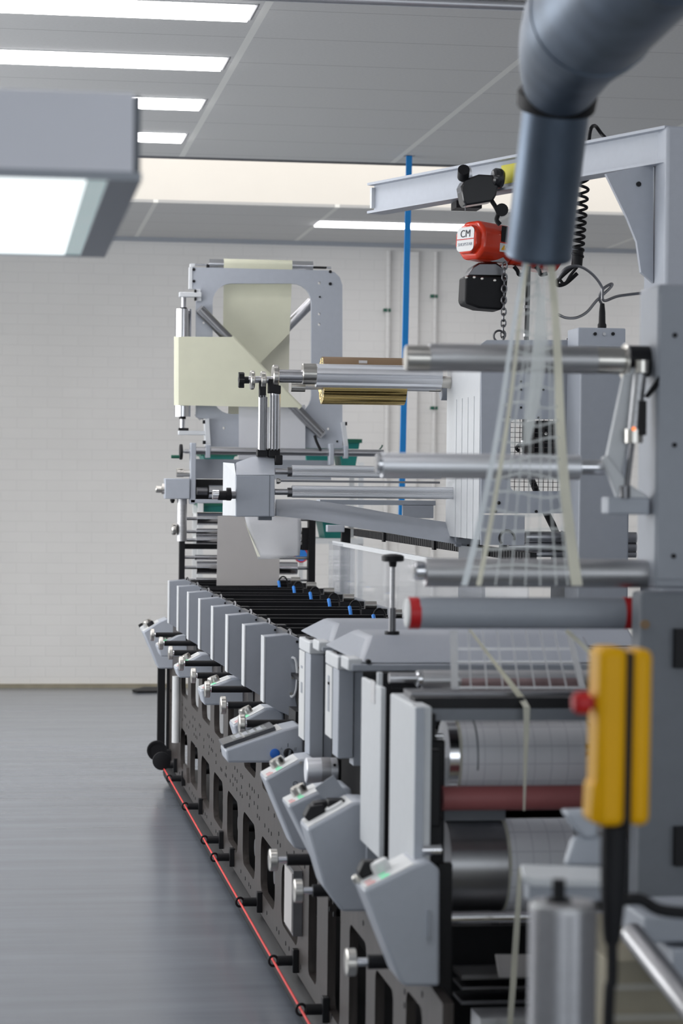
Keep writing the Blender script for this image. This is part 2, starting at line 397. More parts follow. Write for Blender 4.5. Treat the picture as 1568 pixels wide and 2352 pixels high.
# ------------------------------------------------------------------ suction duct, top right
t = thing('suction_duct', 'galvanised round suction duct with elbow hanging at upper right', 'duct', PW(1236, 595, 4.6))
w0 = 4.60
A = PW(1236, 588, w0); B = PW(1281, 205, w0-.12)
d = (B-A); L = d.length; r = 76*w0/F
m = M(); u = d.normalized()
m.lathe(A, d, [(0, r-.003), (0, r), (.006, r+.0015), (.012, r), (L*.5, r), (L, r)], 40, caps=False); m.lathe(A, d, [(0, r-.003), (L, r-.003)], 40, caps=False)
m.build('lower_pipe', 'galv', t)
m = M(); m.lathe(B-u*.040, d, [(0, r), (0, r+.006), (.006, r+.010), (.030, r+.012), (.040, r+.006), (.040, r)], 40, caps=False)
q = B-u*.012+RT*.02-FW*(r+.006); m.box(q+V((-.02, -.012, -.012)), q+V((.02, .012, .006)))
m.build('collar', 'rubber', t, lab='dark clamp collar')
E0 = PW(1283, 200, w0-.13); E1 = PW(1325, 82, w0-.34); E2 = PW(1440, -55, w0-.68); E3 = PW(1640, -250, w0-1.1); E4 = PW(1980, -580, w0-1.7)
path = spline([E0, E1, E2, E3, E4], 7)
rad = [r+.002+(.110-r)*min(1, i/9) for i in range(len(path))]
m = M(); m.tube(path, rad, 40); m.build('elbow', 'galv', t)
m = M()
for i in (10, 18):
    m = M(); q0, q1 = path[i], path[i+1]; m.lathe(q0, q1-q0, [(0, rad[i]-.002), (0, rad[i]+.002), (.006, rad[i]+.002), (.006, rad[i]-.002)], 40, caps=False); m.build('seam_ring', 'galv', t)
m = M(); m.cyl(path[-2], V((path[-2].x, path[-2].y, H)), .008, n=8); m.build('hanger_rod', 'steel_dark', t)

# ------------------------------------------------------------------ jib crane
t = thing('jib_crane', 'light grey jib crane with column and I-beam arm at right', 'crane', (2.05, 7.45, 0))
ZB = 2.6
a = PZ(862, 457, ZB); b = PZ(1500, 341, ZB); b.z = a.z = ZB
dr = (b-a).normalized(); sd = V((-dr.y, dr.x, 0)); h = .056; fw = .036
def ibeam(p, q, h, fw, tw=.006, tf=.009):
    m = M()
    for lo, hi, hw in ((-h, -h+tf, fw), (h-tf, h, fw), (-h+tf, h-tf, tw)):
        m.prism([p-sd*hw+Zup*lo, p+sd*hw+Zup*lo, p+sd*hw+Zup*hi, p-sd*hw+Zup*hi], q-p)
    return m
ibeam(a, b+dr*.1, h, fw).build('beam', 'paint', t)
m = M(); e = a+dr*.006; m.prism([e-sd*.02-Zup*.035, e+sd*.02-Zup*.035, e+sd*.02+Zup*.04, e-sd*.02+Zup*.04], -dr*.012); m.build('end_stop', 'paint_pale', t)
cw = PW(1529, 400, 7.35); cx0 = cw.x; cy = cw.y
zt = PY(1530, 288, cy).z
M().box((cx0, cy, 0), (cx0+.16, cy+.25, zt)).build('column', 'paint', t, bevel=.012)
gy = cy+.12
M().prism(poly([(1391, 399), (1500, 376), (1500, 650), (1472, 625), (1462, 555), (1440, 500)], gy), (0, .02, 0)).build('gusset', 'paint', t)
m = M(); q = PY(1466, 423, gy); m.cyl(q+V((0, -.004, 0)), q+V((0, .002, 0)), .008, n=12); m.build('bolt', 'black', t)
m = M(); q = [PZ(x, y, 2.66)+V((0, 0, z)) for x, y, z in ((1352, 325, 0), (1356, 318, .03), (1366, 325, .05), (1380, 328, .03), (1398, 325, 0))]
m.tube(spline(q, 6), .006, 8); m.build('air_hose', 'black', t)
q = PZ(1145, 397, ZB)-sd*0
stk = a+dr*((q-a).dot(dr))
m = M(); f = -sd if sd.y > 0 else sd
f0 = f*.0062
m.prism([stk-dr*.055+f0-Zup*.030, stk+dr*.065+f0-Zup*.030, stk+dr*.065+f0+Zup*.034, stk-dr*.055+f0+Zup*.034], f*.001); m.build('capacity_sticker', 'sticker_yellow', t, lab='yellow sticker')

# trolley on the beam
tp = a+dr*((PZ(1108, 430, ZB)-a).dot(dr)); tr = thing('hoist_trolley', 'black motor trolley riding on the crane beam above the red hoist', 'trolley', tp-Zup*.1)
Yt = PZ(1150, 420, ZB).y-.27
m = M(); m.prism(poly([(1058, 428), (1066, 412), (1100, 400), (1140, 402), (1146, 418), (1140, 448), (1132, 462), (1070, 472), (1064, 462)], Yt), (0, .085, 0)); m.build('motor_box', 'black_gloss', tr, bevel=.006)
m = M(); p = PY(1066, 405, Yt); q = PY(1080, 392, Yt); m.cyl(p+V((0, .02, 0)), p+V((-.006, -.02, .02)), .02, n=16); m.build('knob', 'rubber', tr)
m = M(); p = PY(1072, 402, Yt+.03); m.cyl(p+V((-.012, 0, 0)), p+V((.012, 0, .004)), .028, n=20); m.build('clamp_ring', 'alu', tr)
m = M(); p = PY(1128, 408, Yt+.02); q = PY(1158, 412, Yt+.02); m.lathe(p, q-p, [(0, .026), (.01, .034), (.03, .034), (.043, .026)], 24); m.build('drive_motor', 'black_gloss', tr, bevel=.004)
m = M(); m.box(tp+V((.0, -.05, -.085)), tp+V((.09, .05, -.06))); m.box(tp+V((.03, -.055, -.085)), tp+V((.05, -.045, .03))); m.build('side_plate', 'black', tr)
m = M(); m.tube(spline([PY(1128, 460, Yt+.03), PY(1138, 476, Yt+.03), PY(1144, 490, Yt+.03), PY(1140, 505, Yt+.03), PY(1148, 516, Yt+.03)], 5), .008, 10); m.cyl(PY(1152, 482, Yt), PY(1152, 482, Yt+.04), .022, n=16); m.build('load_hook', 'black', tr)
m = M(); m.cyl(PY(1068, 470, Yt+.02), PY(1068, 486, Yt+.02), .0012, n=6); m.build('aerial_wire', 'steel_dark', tr)

# red chain hoist
Yh = tp.y
hz = thing('chain_hoist', 'red electric chain hoist with black motor pot, hanging under the beam', 'hoist', PY(1170, 600, Yh))
an = radians(30); ax = V((cos(an), sin(an), -.06)).normalized(); pr = V((-sin(an), cos(an), 0)); up = ax.cross(pr)
c0 = PY(1066, 549, Yh-.12)
def octo(c, wx, hz_, k): return [c+pr*(sx*wx*a_)+up*(sz*hz_*b_) for sx, sz, a_, b_ in ((-1, -1, k, 1), (1, -1, k, 1), (1, -1, 1, k), (1, 1, 1, k), (1, 1, k, 1), (-1, 1, k, 1), (-1, 1, 1, k), (-1, -1, 1, k))]
m = M(); m.prism(octo(c0+ax*.028, .070, .067, .5), ax*.155); m.build('front_housing', 'hoist_red', hz, bevel=.012)
m = M(); m.prism(octo(c0+ax*.182, .070, .068, .6), ax*.22); m.build('body', 'hoist_red', hz, bevel=.010)
m = M(); m.prism(octo(c0+ax*.006, .054, .050, .45), ax*.03); m.build('end_cap', 'hoist_red', hz, bevel=.006)
m = M(); lp = [c0+ax*.006+pr*(x_*.044)+up*(z_*.042) for x_, z_ in rrect(-1, -1, 1, 1, .4)]; m.prism(lp, -ax*.0015); pl = m.build('name_plate', 'white_plastic', hz)
m = M(); m.prism([c0+ax*.0044+pr*(x_*.044)+up*(z_*.0015) for x_, z_ in ((-1, -1), (1, -1), (1, 1), (-1, 1))], -ax*.0008); m.build('plate_stripe', 'red_band', pl)
def text(s, size, pos, xdir, ydir, matname, parent, name):
    cu = bpy.data.curves.new(name, 'FONT'); cu.body = s; cu.size = size; cu.align_x = 'CENTER'; cu.align_y = 'CENTER'; cu.extrude = .0003
    o = bpy.data.objects.new(name, cu); COL.objects.link(o); cu.materials.append(MT[matname])
    z = V(xdir).cross(V(ydir)); mt = Matrix((xdir, ydir, z)).transposed().to_4x4(); mt.translation = V(pos)-ORG[parent.name]
    me = bpy.data.meshes.new_from_object(o); bpy.data.objects.remove(o); me.transform(mt)
    o = bpy.data.objects.new(name, me); COL.objects.link(o); o.parent = parent; return o
xd = -pr if (-pr).dot(RT) > 0 else pr
text('CM', .036, c0+ax*.0036+up*.018, xd, up, 'screen', pl, 'lettering')
text('SHOPSTAR', .0155, c0+ax*.0036-up*.018, xd, up, 'paint_mid', pl, 'lettering')
# stripe and warning sticker on the front face
fp = c0+ax*.118-pr*.0702
m = M(); m.prism([fp+ax*x_+up*z_ for x_, z_ in ((-.012, .0), (.016, .0), (.016, .055), (-.012, .055))], -pr*.0012); m.build('rating_label', 'black', hz)
m = M(); m.prism([fp+ax*x_+up*z_ for x_, z_ in ((-.016, -.035), (.02, -.035), (.02, -.005), (-.016, -.005))], -pr*.0012); wl = m.build('warning_label', 'white_plastic', hz)
m = M(); m.prism([fp-pr*.0012+ax*x_+up*z_ for x_, z_ in ((-.010, -.028), (.014, -.028), (.002, -.010))], -pr*.0008); m.build('warning_triangle', 'yellow', wl)
m = M(); m.prism([PY(1095, 590, Yh-.1), PY(1150, 585, Yh-.1), PY(1165, 602, Yh-.1), PY(1130, 601, Yh-.1)], (0, .06, 0)); m.build('lower_panel', 'steel_dark', hz)
# chain container
Yc = Yh-.05
m = M(); m.prism(poly([(1069, 632), (1166, 636), (1164, 668), (1158, 706), (1150, 712), (1100, 708), (1072, 698), (1066, 690)], Yc-.06), (0, .12, 0)); ct = m.build('chain_container', 'black', hz, bevel=.010)
m = M(); m.prism(poly([(1072, 634), (1086, 612), (1100, 603), (1140, 603), (1160, 618), (1162, 636)], Yc-.03), (0, .09, 0)); m.build('container_lid', 'steel_dark', hz, bevel=.006)
m = M()
for x, y in ((1071, 637), (1089, 637), (1107, 640), (1136, 644)):
    q = PY(x, y, Yc-.061); m.lathe(q, (0, -1, 0), [(-.002, .0055), (.002, .0055), (.004, .003)], 12)
m.build('rivet', 'nickel', ct)
def chain(m, p, q, ln, wd, r):
    d = q-p; n = max(2, int(d.length/(ln*.72))); u = d.normalized()
    for i in range(n):
        c = p+d*((i+.5)/n); s_ = V((1, 0, 0)) if i % 2 == 0 else V((0.25, .97, 0)); s_ = (s_-u*s_.dot(u)).normalized()
        m.tube([c+u*(cos(k*pi/5)*ln/2)+s_*(sin(k*pi/5)*wd/2) for k in range(10)], r, 6, True)
m = M(); chain(m, PY(1159, 604, Yc-.08), PY(1155, 762, Yc-.08), .026, .017, .0032); m.build('load_chain', 'steel_dark', hz)
m = M(); c = PY(1146, 772, Yc-.06); m.tube([c+V((cos(k*pi/12)*.019, 0, sin(k*pi/12)*.019)) for k in range(24)], .0036, 8, True); m.build('chain_ring', 'steel_dark', hz)
m = M(); chain(m, PY(1155, 762, Yc-.06), PY(1155, 866, Yc-.06), .026, .017, .0032); m.build('load_chain', 'steel_dark', hz)
m = M(); m.lathe(PY(1156, 862, Yc-.06), (0, 0, -1), [(0, .006), (.008, .011), (.035, .011), (.05, .006)], 14); m.build('hook_block', 'rubber', hz)
# control cable of the hoist
m = M(); m.tube([PY(1213, 612, Yc), PY(1211, 700, Yc), PY(1208, 800, Yc), PY(1206, 900, Yc), PY(1203, 1010, Yc), PY(1203, 1032, Yc)], .0085, 10)
m.tube(spline([PY(x, y, Yc) for x, y in ((1203, 1025), (1192, 1022), (1186, 1030), (1192, 1036))], 5), .006, 8); m.build('control_cable', 'rubber', hz)
m = M(); m.tube([PY(1216, 1090, Yc-.02), PY(1240, 1150, Yc-.02), PY(1268, 1205, Yc-.02), PY(1283, 1240, Yc-.02)], [.011, .012, .013, .012], 12)
m.tube(spline([PY(x, y, Yc-.02) for x, y in ((1203, 1030), (1205, 1060), (1216, 1095))], 5), .007, 8)
m.cyl(PY(1296, 1222, Yc-.02), PY(1290, 1236, Yc-.02), .013, n=10); m.build('control_handle', 'rubber', hz)
for x, y in ((1209, 705), (1208, 770), (1203, 1015)):
    m = M(); q = PY(x, y, Yc); m.cyl(q-Zup*.005, q+Zup*.005, .011, n=12); m.build('cable_clamp', 'steel_dull', hz)
for x in (1192, 1242):
    m = M(); m.tube(spline([PY(x-12, 612, Yc), PY(x-4, 622, Yc), PY(x, 631, Yc), PY(x+14, 628, Yc)], 4), .007, 8); m.build('hook_end', 'black', hz)

# coiled air hose
co = thing('coiled_hose', 'black coiled air hose hanging from the crane beam by the duct', 'hose', PY(1320, 620, Yh-.2))
hp = []
top, bot = PY(1341, 408, Yh-.25), PY(1326, 590, Yh-.25)
n = 10
for k in range(n*14+1):
    tt = k/(n*14); s_ = tt**.8
    c = top.lerp(bot, s_); a_ = k*2*pi/14; hp.append(c+V((cos(a_)*.0175, sin(a_)*.0175, 0)))
M().tube(hp, .0052, 8).build('coil', 'black', co)
m = M(); m.cyl(PY(1327, 575, Yh-.25), PY(1324, 612, Yh-.25), .019, n=14); m.cyl(PY(1345, 402, Yh-.25), PY(1343, 412, Yh-.25), .014, n=12); m.build('end_sleeve', 'black', co)
m = M(); m.tube(spline([PY(x, y, Yh-.25) for x, y in ((1322, 608), (1300, 625), (1280, 645), (1282, 655), (1300, 650), (1325, 628))], 6), .007, 10); m.tube(spline([PY(x, y, Yh-.27) for x, y in ((1326, 612), (1310, 632), (1296, 652), (1284, 640))], 6), .005, 10); m.build('hose_tail', 'black', co)

# ------------------------------------------------------------------ cabinet behind the near rollers
YQ = 7.5
t = thing('machine_cabinet', 'pale grey machine panel with mesh window behind the near rollers', 'cabinet', PY(1200, 1240, YQ))
m = M(); m.prism(poly([(1105, 790), (1118, 781), (1322, 781), (1338, 790), (1338, 1179), (1105, 1179)], YQ), (0, .012, 0), [poly(rrect(1172, 963, 1293, 1128, 12), YQ)]); m.build('front_plate', 'paint', t)
p = PY(1105, 790, YQ); q = PY(1105, 1240, YQ)
yb = 8.08
m = M(); m.box((p.x, YQ+.012, q.z), (p.x+.01, yb, p.z))
m.build('side_plate', 'paint_pale', t)
m = M()
for k in range(4):
    y_ = YQ+.1+k*.1; m.box((p.x-.002, y_, q.z), (p.x, y_+.035, PY(1070, 915, 7.8).z))
m.build('side_rib', 'paint_pale', t)
m = M(); xs = [PY(x, 963, YQ+.03) for x in (1172, 1293)]; zt_, zb_ = PY(1230, 960, YQ+.03).z, PY(1230, 1130, YQ+.03).z
for k in range(12): x = xs[0].x+(xs[1].x-xs[0].x)*k/11; m.box((x-.001, YQ+.03, zb_), (x+.001, YQ+.032, zt_))
for k in range(16): z = zb_+(zt_-zb_)*k/15; m.box((xs[0].x, YQ+.03, z-.001), (xs[1].x, YQ+.032, z+.001))
m.build('guard_mesh', 'bronze_dark', t)
m = M(); pbox(m, 1228, 966, 1286, 1050, YQ+.05, .15); m.build('motor', 'black', t, bevel=.01)
m = M(); q = PY(1253, 996, YQ+.049); m.cyl(q, q-Yin*.004, .005, n=10); m.build('motor_bolt', 'nickel', t)
m = M(); pbox(m, 1105, 1183, 1204, 1252, YQ, .012); m.build('lower_plate', 'paint', t)
for x, y, r_ in ((1145, 1155, 4.2), (1138, 1174, 3.6), (1231, 1175, 3.6), (1196, 876, 2.6), (1196, 895, 2.6), (1196, 936, 2.6), (1247, 895, 2.6), (1170, 958, 1.8), (1236, 959, 2.4), (1128, 1262, 3)):
    m = M(); q = PY(x, y, YQ); m.cyl(q, q-Yin*.003, r_*px(q), n=10); m.build('bolt', 'black', t)
m = M(); q = PY(1312, 948, YQ); m.cyl(q, q-Yin*.012, .009, n=14); m.build('lock', 'steel_dull', t)
m = M(); q = PY(1323, 995, YQ-.001); m.prism([q+V((-.011, 0, -.011)), q+V((.009, 0, -.009)), q+V((.004, 0, .013))], (0, -.001, 0)); m.build('hazard_sticker', 'sticker_yellow', t)
q = PY(1164, 1236, YQ-.001); m = M(); m.tube([q+V((cos(k*pi/12)*.024, 0, sin(k*pi/12)*.024)) for k in range(-1, 16)], .004, 8); m.build('shaft_ring', 'black', t)
for x, y in ((1253, 779), (1302, 780), (1322, 784)):
    m = M(); q = PY(x, y, YQ+.006); m.cyl(q, q+Zup*.004, .004, n=8); m.build('bolt', 'steel_dark', t)
for yc, rp in ((1234, 13), (1256, 10), (1273, 7)):
    m = M(); hcyl(m, 1166 if rp < 13 else 1206, 1460, yc, rp, YQ+.08); m.build('idler_roller', 'steel', t)
m = M(); pbox(m, 1150, 1240, 1195, 1285, YQ+.16, .03); m.build('bearing_plate', 'paint_dark', t)
m = M(); pbox(m, 1107, 1260, 1110, 1700, YQ+.1, .4); pbox(m, 1330, 1260, 1338, 1700, YQ+.1, .4); m.build('support_leg', 'paint_dark', t)
# eyelet behind roller
# column panel at its right
t2 = thing('control_cabinet', 'tall plain dark grey cabinet right of the mesh window panel', 'cabinet', (PY(1385, 1360, 7.3).x, 7.4, 0))
m = M(); a = PY(1333, 800, 7.3); b = PY(1442, 1360, 7.3); m.box((a.x, 7.3, .02), (b.x, 7.48, PY(1385, 797, 7.3).z)); m.build('body', 'paint_mid', t2, bevel=.006)
m = M(); m.box((a.x+.02, 7.32, 0), (b.x-.02, 7.46, .02)); m.build('plinth', 'black', t2)
m = M(); a2 = PY(1314, 870, 7.5); pbox(m, 1316, 860, 1335, 1360, 7.44, .02); m.build('edge_trim', 'paint_pale', t2)
jb = thing('junction_box', 'small grey junction box with black cable plug on the dark cabinet', 'junction box', PY(1382, 797, 7.38))
m = M(); a = PY(1327, 752, 7.33); b = PY(1436, 797, 7.33); m.box((a.x, 7.33, PY(1385, 797, 7.3).z), (b.x, 7.47, PY(1382, 753, 7.33).z)); m.build('body', 'paint', jb, bevel=.004)
for x, c_ in ((1366, 'black'), (1387, 'steel_dull'), (1407, 'black')):
    m = M(); q = PY(x, 767, 7.33); m.cyl(q+Yin*.002, q-Yin*.004, .0055, n=12); m.build('screw', c_, jb)
m = M(); q0 = PY(1382, 753, 7.4); q1 = PY(1382, 697, 7.4); m.lathe(q0, Zup, [(0, .014), (.01, .014), (.015, .011), (.05, .010), ((q1-q0).length, .007)], 14); m.build('cable_plug', 'rubber', jb)
cb = [(1382, 700), (1376, 684), (1384, 664), (1404, 652), (1400, 662), (1370, 690), (1348, 716), (1325, 729), (1300, 730), (1281, 722)]
m = M(); m.tube(spline([PY(x, y, 7.4) for x, y in cb], 8), .0045, 8)
m.tube(spline([PY(x, y, 7.38) for x, y in ((1280, 640), (1300, 616), (1330, 612), (1360, 630), (1382, 660), (1386, 690), (1420, 680), (1475, 673))], 8), .0045, 8); m.build('cable', 'steel_dark', jb)

# ------------------------------------------------------------------ foil unit spanning the press
YF = 7.92
t = thing('foil_unit', 'grey foil unit head with chrome posts and cantilevered shafts over the press', 'foil unit', PY(572, 1190, YF))
m = M(); m.prism(poly([(541, 1091), (541, 1187), (631, 1187), (631, 1091)], YF), (0, .20, 0)); m.build('gear_housing', 'paint', t, bevel=.004)
a, b, c, d_ = poly([(541, 1091), (631, 1091), (630, 1047), (579, 1046)], YF)
e = PY(541, 1060, YF)
m = M(); tb = .10
V8 = [a, b, PY(630, 1050, YF+tb), PY(579, 1049, YF+tb), PY(543, 1062, YF+tb), a+Yin*.2, b+Yin*.2, PY(630, 1050, YF+.2), PY(579, 1049, YF+.2), PY(543, 1062, YF+.2)]
m._add(V8, [(0, 1, 2, 3, 4), (2, 1, 6, 7), (3, 2, 7, 8), (4, 3, 8, 9), (0, 4, 9, 5), (5, 9, 8, 7, 6), (0, 5, 6, 1)]); m.build('sloped_lid', 'paint', t)
p = PY(541, 1060, YF+.02); q = PY(541, 1184, YF+.02); pl = PY(511, 1184, YF+.2)
m = M(); m.prism([(p.x+.0, YF+.012, q.z), (p.x, YF+.012, p.z-.02), (p.x-.022, YF+.2, p.z), (p.x-.022, YF+.2, q.z)], (.004, 0, 0)) if 0 else M()
m = M(); m._add([V((p.x, YF+.008, q.z)), V((p.x, YF+.008, PY(541, 1091, YF).z)), V((p.x-.001, YF+.06, PY(541, 1064, YF).z)), V((pl.x-.0, YF+.2, PY(511, 1062, YF+.2).z)), V((pl.x, YF+.2, PY(511, 1184, YF+.2).z)),
                 V((p.x+.01, YF+.2, q.z)), V((p.x+.01, YF+.2, PY(541, 1064, YF).z))], [(0, 1, 2, 3, 4), (0, 4, 5), (3, 2, 6), (4, 3, 6, 5), (0, 5, 6, 2, 1)]); m.build('side_cover', 'paint_pale', t)
m = M(); q = PY(619, 1130, YF); m.box(q+V((-.0012, -.001, -.082)), q+V((.0012, .001, .055))); m.build('seam', 'paint_dark', t)
m = M(); pbox(m, 594, 1187, 624, 1195, YF+.03, .03); m.build('lower_catch', 'paint_dark', t)
m = M(); hcyl(m, 488, 502, 1136, 11, YF-.01); kn = m.build('adjuster_end', 'chrome', t)
m = M(); hcyl(m, 499, 532, 1138, 11, YF-.01, ch=.2); hcyl(m, 520, 530, 1135, 15, YF-.01); m.build('adjuster', 'black', t)
m = M(); hcyl(m, 530, 541, 1137, 9, YF-.01); m.build('adjuster_shaft', 'steel_dark', t)
# posts
for x0, x1, y0, y1 in ((592, 613, 912, 1034), (618, 643, 902, 1032)):
    m = M(); c = PY((x0+x1)/2, y1, YF+.10); d2 = PY((x0+x1)/2, y0, YF+.10); r_ = (x1-x0)/2*px(c); m.cyl(c, V((c.x, c.y, d2.z)), r_, n=20)
    m.build('post', 'steel', t)
m = M()
for x in (597, 603, 608, 622, 629, 636):
    c = PY(x, 1034, YF+.085 if x < 615 else YF+.08); d2 = PY(x, 908, YF+.085); m.box((c.x-.002, c.y-.004, c.z), (c.x+.002, c.y, d2.z))
m.build('post_groove', 'steel_dark', t)
m = M(); pbox(m, 591, 1032, 616, 1049, YF+.09, .04); pbox(m, 617, 1030, 643, 1050, YF+.085, .05); pbox(m, 632, 1045, 649, 1068, YF+.07, .06); m.build('post_foot', 'black', t, bevel=.003)
m = M(); pbox(m, 596, 878, 611, 914, YF+.085, .03); pbox(m, 617, 870, 634, 903, YF+.08, .04); pbox(m, 630, 885, 645, 905, YF+.08, .04); m.build('post_clamp', 'black', t, bevel=.003)
# upper shaft with rings and star knob
YS = YF+.10
m = M(); hcyl(m, 570, 640, 872, 8, YS); hcyl(m, 632, 697, 864, 15, YS); m.build('shaft', 'steel', t)
for x, rp, hw, yc in ((579, 22, 5, 873), (604, 20, 6, 873), (632, 26, 7, 864)):
    m = M(); hcyl(m, x-hw, x+hw, yc, rp, YS, 32, ch=.1); m.build('shaft_ring', 'nickel', t)
m = M(); a, b, s = hline(548, 560, 873, YS); pts = []
for k in range(24): r_ = (19 if k % 4 < 2 else 14)*s; pts.append(a+V((0, cos(k*pi/12)*r_, sin(k*pi/12)*r_)))
m.prism(pts, (b-a)); hcyl(m, 559, 572, 873, 8, YS); m.build('star_knob', 'black', t)
m = M(); hcyl(m, 693, 727, 859, 24, YS, 32, ch=.08); m.build('collar', 'nickel', t)
m = M(); hcyl(m, 1012, 1047, 878, 14, YS); m.build('collar', 'nickel', t)
m = M(); a, b, s = hline(725, 1012, 865, YS); pts = []
for k in range(40): r_ = (27 if k % 5 else 23)*s; pts.append(a+V((0, cos(k*pi/20)*r_, sin(k*pi/20)*r_)))
m.prism(pts, b-a); m.build('ribbed_shaft', 'alu', t)
m = M(); hcyl(m, 668, 700, 889, 11, YS+.1); m.build('collar', 'nickel', t)
m = M(); hcyl(m, 985, 1012, 893, 7, YS+.1); m.build('collar', 'nickel', t)
m = M(); hcyl(m, 700, 1000, 889, 8, YS+.1); m.build('core_shaft', 'alu', t)
m = M(); hcyl(m, 1045, 1062, 876, 18, YS, ch=.1); m.build('brake_disc', 'black', t)
m = M(); hcyl(m, 1060, 1112, 888, 27, YS+.03, ch=.05); hcyl(m, 1012, 1060, 900, 20, YS+.12, ch=.05); m.build('bearing_hub', 'paint', t)
# lower rollers
for yc, rp, x1 in ((1084, 14, 1012), (1131, 14, 1055)):
    a, b, s = hline(670, x1, yc, YF+.03)
    m = M(); pts = []
    for k in range(72): r_ = (rp if k % 2 else rp-.8)*s; pts.append(a+V((0, cos(k*pi/36)*r_, sin(k*pi/36)*r_)))
    m.prism(pts, b-a); rl = m.build('roller', 'alu', t)
    m = M(); hcyl(m, 631, 662, yc-1, 7, YF+.03); hcyl(m, x1, x1+50, yc+2, 6, YF+.03); m.build('roller_shaft', 'steel', rl)
    m = M(); hcyl(m, 660, 671, yc, 11, YF+.03); m.build('roller_bearing', 'steel_dark', rl)
m = M(); pbox(m, 640, 1104, 1010, 1109, YF+.12, .02); m.build('tie_bar', 'steel_dark', t)
m = M(); q = PY(635, 1105, YF+.02); m.lathe(q, (1, 0, 0), [(0, .010), (.008, .010), (.014, .005)], 12); m.build('bolt', 'nickel', t)
# sloping tray
tr = [(635, 1147), (700, 1147), (760, 1154), (860, 1172), (960, 1190), (1060, 1204)]
br_ = [(635, 1185), (700, 1192), (760, 1202), (860, 1219), (960, 1236), (1060, 1252)]
m = M(); A_ = [PY(x, y, YF+.16) for x, y in tr]; B_ = [PY(x, y, YF+.04) for x, y in br_]; m.ribbon(A_, B_, (0, .05, .0)); ob = m.build('beam_cover', 'paint', t)
m = M(); pbox(m, 1046, 1200, 1110, 1256, YF+.05, .02); m.build('end_bracket', 'paint_mid', t, bevel=.004)
m = M(); q = PY(1058, 1230, YF+.045); m.box(q+V((-.007, -.004, -.009)), q+V((.007, .003, .009))); m.build('latch', 'black', t)
# platform strip under the rollers
m = M(); pbox(m, 735, 1149, 1000, 1160, YF+.3, .10); pbox(m, 925, 1160, 995, 1190, YF+.3, .02); m.build('ledge', 'paint', t)

# gold foil roll
g = thing('gold_foil_roll', 'gold foil roll with kraft wrapper on the shaft of the foil unit', 'foil roll', PY(832, 930, YS+.1))
a, b, s = hline(738, 927, 876, YS+.1); r_ = 54*s
m = M(); n = 40; ring = [(k, a+V((0, cos(2*pi*k/n)*r_, sin(2*pi*k/n)*r_))) for k in range(n)]
m.lathe(a, b-a, [(0, .03), (0, r_), ((b-a).length, r_), ((b-a).length, .03), (0, .03)], 48, caps=False); m.build('foil', 'gold', g)
m = M(); aa = [a+V((0, cos(k)*(r_+.0012), sin(k)*(r_+.0012))) for k in [radians(15+d*150/20) for d in range(21)]]; m.ribbon(aa, [p+(b-a) for p in aa], (0, 0, .0004)); m.build('kraft_wrap', 'kraft', g)
m = M(); pbox(m, 824, 828, 843, 842, YS+.1-r_*.72, .003); q = m.build('paper_tag', 'paper', g)
for v_ in q.data.vertices: pass
# hanging white paper under the gear housing
Yp = YF+.22
s_ = thing('paper_sheet', 'curled white paper tail hanging below the grey gear housing', 'paper', PY(640, 1280, Yp))
m = M(); G = []
rows = [((562, 1187), (690, 1187)), ((566, 1205), (692, 1205)), ((573, 1225), (691, 1228)), ((583, 1248), (690, 1252)), ((592, 1270), (688, 1277)), ((592, 1283), (686, 1275))]
nu = 12
for i, ((xa, ya_), (xb, yb_)) in enumerate(rows):
    for k in range(nu+1):
        u_ = k/nu; x = xa+(xb-xa)*u_; y = ya_+(yb_-ya_)*u_+ (4*sin(pi*u_) if i == 5 else 0)
        G.append(PY(x, y, Yp+.035*sin(pi*u_*1.1)*(i/5)-.03*(1-u_)**3*(i/5)))
fs = [(i*(nu+1)+k, i*(nu+1)+k+1, (i+1)*(nu+1)+k+1, (i+1)*(nu+1)+k) for i in range(len(rows)-1) for k in range(nu)]
m._add(G, fs); o = m.build('sheet', 'paper', s_); sd_ = o.modifiers.new('solid', 'SOLIDIFY'); sd_.thickness = .0006
m = M(); m.prism([PY(561, 1196, Yp-.01), PY(572, 1225, Yp-.03), PY(590, 1262, Yp-.045), PY(598, 1279, Yp-.04), PY(591, 1279, Yp-.02), PY(578, 1240, Yp-.01)], (0, .0008, 0)); m.build('torn_edge', 'cream_strip', s_)

# ------------------------------------------------------------------ rear turn-bar unit
YR = 12.0
t = thing('turn_bar_unit', 'grey turn bar tower with rounded window frame at the far end', 'turn bar unit', PY(600, 1335, YR))
outer = [(440, 614), (750, 621), (768, 625), (780, 637), (786, 655), (786, 1030), (480, 1026), (480, 963), (450, 958), (450, 700), (452, 664), (440, 663)]
holes = [poly(rrect(488, 651, 715, 951, 44, 6), YR)]+[poly(circ(x, y, r_), YR) for x, y, r_ in ((733, 650, 3.5), (733, 721, 3.2), (733, 745, 3.4), (468, 741, 3), (514, 983, 3.2), (754, 985, 3.2))]
m = M(); m.prism(poly(outer, YR), (0, .03, 0), holes); m.build('frame_plate', 'paint', t)
m = M()
for x, y, r_ in ((445, 619, 3.4), (445, 646, 3.4), (758, 624, 3.6), (758, 652, 3.6), (734, 682, 2.2), (774, 1014, 2.4)):
    q = PY(x, y, YR); m.cyl(q+Yin*.002, q-Yin*.004, r_*px(q), n=12)
m.build('bolts', 'black', t)
m = M(); pbox(m, 437, 605, 447, 613, YR, .05); pbox(m, 435, 613, 441, 663, YR-.004, .06); m.build('edge_block', 'paint_pale', t)
